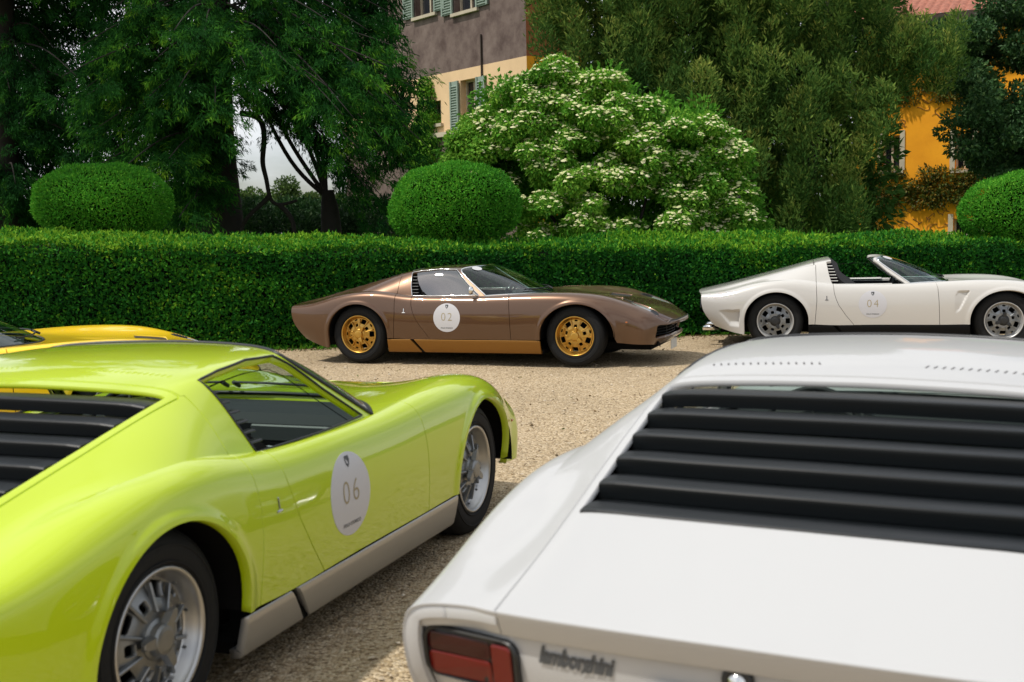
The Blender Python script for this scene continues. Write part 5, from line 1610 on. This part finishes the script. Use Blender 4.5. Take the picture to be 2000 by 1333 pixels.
o = mesh_obj('roof', V, [(3, 2, 1, 0), (0, 1, 5, 4), (1, 2, 6, 5), (2, 3, 7, 6), (3, 0, 4, 7), (4, 5, 8), (5, 6, 8), (6, 7, 8), (7, 4, 8)], M_TILE, hp, False); o.location = -np.array(hp.location)
# creeper on the pale house
ax, ah = FA.at(838, 185); bx, bh = FA.at(835, 270); cl = []
for (px, py, r_) in ((838, 170, .25), (842, 190, .28), (838, 215, .22), (848, 232, .25), (835, 245, .3), (828, 262, .3), (850, 285, .4), (830, 300, .5), (818, 280, .4)):
    a, h = FA.at(px, py); cl.append((FA.P(a, h, .10), (r_, r_ * .6, r_)))
cr_ = empty('creeper', tuple(FA.P(ax, 0, 0))); tag(cr_, 'yellow-green creeper climbing the pale house beside the small window', 'climber')
P, N, r, k = in_clumps(cl, 5200, .3); L = rng.uniform(.07, .14, len(P)); o = leaves('foliage', P, N + rng.normal(0, .5, N.shape) + np.array([0, 0, -.3]), L, L * .6, G_SHRUB, cr_, .65 + .25 * rng.normal(0, 1, len(P))); o.location = -np.array(cr_.location); o['kind'] = 'stuff'

# orange house at right
ox0, oy0 = W(1672, 300, 35.6)[:2]; ox1, oy1 = W(2120, 300, 32.6)[:2]
ho = empty('orange_house', (12, 34.6, 0)); tag(ho, 'orange plastered house with tiled roof and ivy behind the right-hand trees', 'house')
FC = Facade(ho, (ox0, oy0), (ox1, oy1))
def rectC(x0, y0, x1, y1):
    a0, h1 = FC.at(x0, y0); a1, _ = FC.at(x1, y0); _, h0 = FC.at(x0, y1); return (a0, a1, h0, h1)
_, eave = FC.at(1760, 44)
v1 = rectC(1724, 266, 1758, 334); v2 = rectC(1866, 262, 1900, 332); v3 = rectC(1862, 428, 1884, 520); v3 = (v3[0], v3[1] + .4, .3, v3[3])
FC.wall('front_wall', 0, FC.len, -.1, eave, [v1, v2, v3], M_ORANGEP)
FC.window(*v1, None, True); FC.window(*v2, None, True); FC.window(*v3, None, False)
for v in (v1, v2, v3):
    for a in ((v[0] - .14, v[0] - .004), (v[1] + .004, v[1] + .14)): FC.block('window_surround', *a, v[2], v[3] + .14, .003, .035, M_STONE)
FC.block('eave', -.3, FC.len, eave - .25, eave + .058, .30, .612, M_WOOD)
# roof: courses of pan tiles read as rounded ridges
pitch = rad(24); ro = []
nr = int(FC.len / .22); rows = []
for i in range(nr * 4 + 1):
    a = -.3 + i * (FC.len + .3) / (nr * 4); lift = .05 * abs(math.sin(i * math.pi / 4))
    rows.append([FC.P(a, eave + .014 + lift + math.tan(pitch) * dd, .62 - dd) for dd in np.linspace(0, 6.5, 2)])
G = np.array(rows); N = grid_normals(G); pm = PM.grid(G, N)
if N[2, 0, 2] < 0: pm = PM(pm.V, -pm.N, [f[::-1] for f in pm.F])
o = mesh_obj('roof', pm.V, pm.F, M_TILE, ho, False); o.location = -np.array(ho.location)
# ivy: a leafy mass below the windows and bare runners on the wall
iv = empty('ivy', tuple(FC.P(FC.len * .5, 0, 0))); tag(iv, 'ivy creeping over the orange wall below the upper windows', 'climber')
cl = []
for i in range(110):
    px = rng.uniform(1690, 1910); py = np.clip(rng.normal(375, 28), 338, 432) if i < 80 else rng.uniform(150, 200)
    if py > 405 and px > 1800: continue
    a, h = FC.at(px, py); cl.append((FC.P(a, h, .06), (rng.uniform(.15, .4), .12, rng.uniform(.12, .3))))
P, N, r, k = in_clumps(cl, 14000, .35); L = rng.uniform(.05, .12, len(P))
o = leaves('foliage', P, N + rng.normal(0, .5, N.shape) + np.array([0, 0, -.3]), L, L * .6, G_IVY, iv, .5 + .28 * rng.normal(0, 1, len(P))); o.location = -np.array(iv.location); o['kind'] = 'stuff'
tb = []
M_VINE = pmat('vine_stem', (.20, .085, .03), .9)
for i in range(34):
    px = rng.uniform(1750, 1860); py = rng.uniform(395, 455) if i % 3 else rng.uniform(165, 260); pts = []
    for k in range(6):
        a, h = FC.at(px, py); pts.append(FC.P(a, h, .012)); px += rng.uniform(-9, 12); py += rng.uniform(-9, 7)
    tb.append(limb(pts, .010, .005, 5))
    if i % 3 == 0:
        pass
o = vf_obj('runners', cat(*tb), M_VINE, iv, True); o.location = -np.array(iv.location); o['kind'] = 'stuff'
# ================================================================== the five cars
P_BROWN = paint('bronze_brown_paint', (.105, .053, .026), .45, .33)
P_GREEN = paint('lime_green_paint', (.455, .585, .003), 0, .35)
P_WHITE = paint('white_paint', (.455, .455, .452), 0, .4, .55)
P_CREAM = paint('ivory_white_paint', (.53, .515, .485), 0, .35)
P_YELLOW = paint('yellow_paint', (.90, .60, .003), 0, .35)
make_car('sports_car', 'metallic brown coupe with gold wheels and roundel 02 in front of the hedge', (.917, 13.197), -.3263, .0, P_BROWN, number='02', sill=M_GOLDSILL,
         rims=(M_GOLD, M_GOLD, M_GOLD), trim=M_CHROME, mirror=True, sticker=True)
make_car('sports_car', 'lime green coupe with roundel 06 and black engine louvres, window down', (-.952, 5.976), 1.2263, -.012, P_GREEN, number='06', sill=M_SILVER, glass_up=False, slots=P_GREEN)
make_car('sports_car', 'white coupe seen from behind, nearest to the camera, with black louvres', (1.946, 5.236), 1.1042, .02, P_WHITE, sill=M_SILVER)
make_car('sports_car', 'ivory white open-top car with black sill and roundel 04 at the right', (5.701, 14.034), -.227, .0, P_CREAM, variant='roadster', louvres=False, number='04', sill=M_BLKSILL,
         rims=(M_ALLOY, M_LIP2, M_BLACK), trim=M_CHROME, sticker=True, roundel=pmat('roundel_offwhite', (.52, .52, .545), .35))
make_car('sports_car', 'bright yellow coupe half hidden behind the lime green one', (-2.937, 8.779), .3676, -.005, P_YELLOW, sill=M_SILVER)
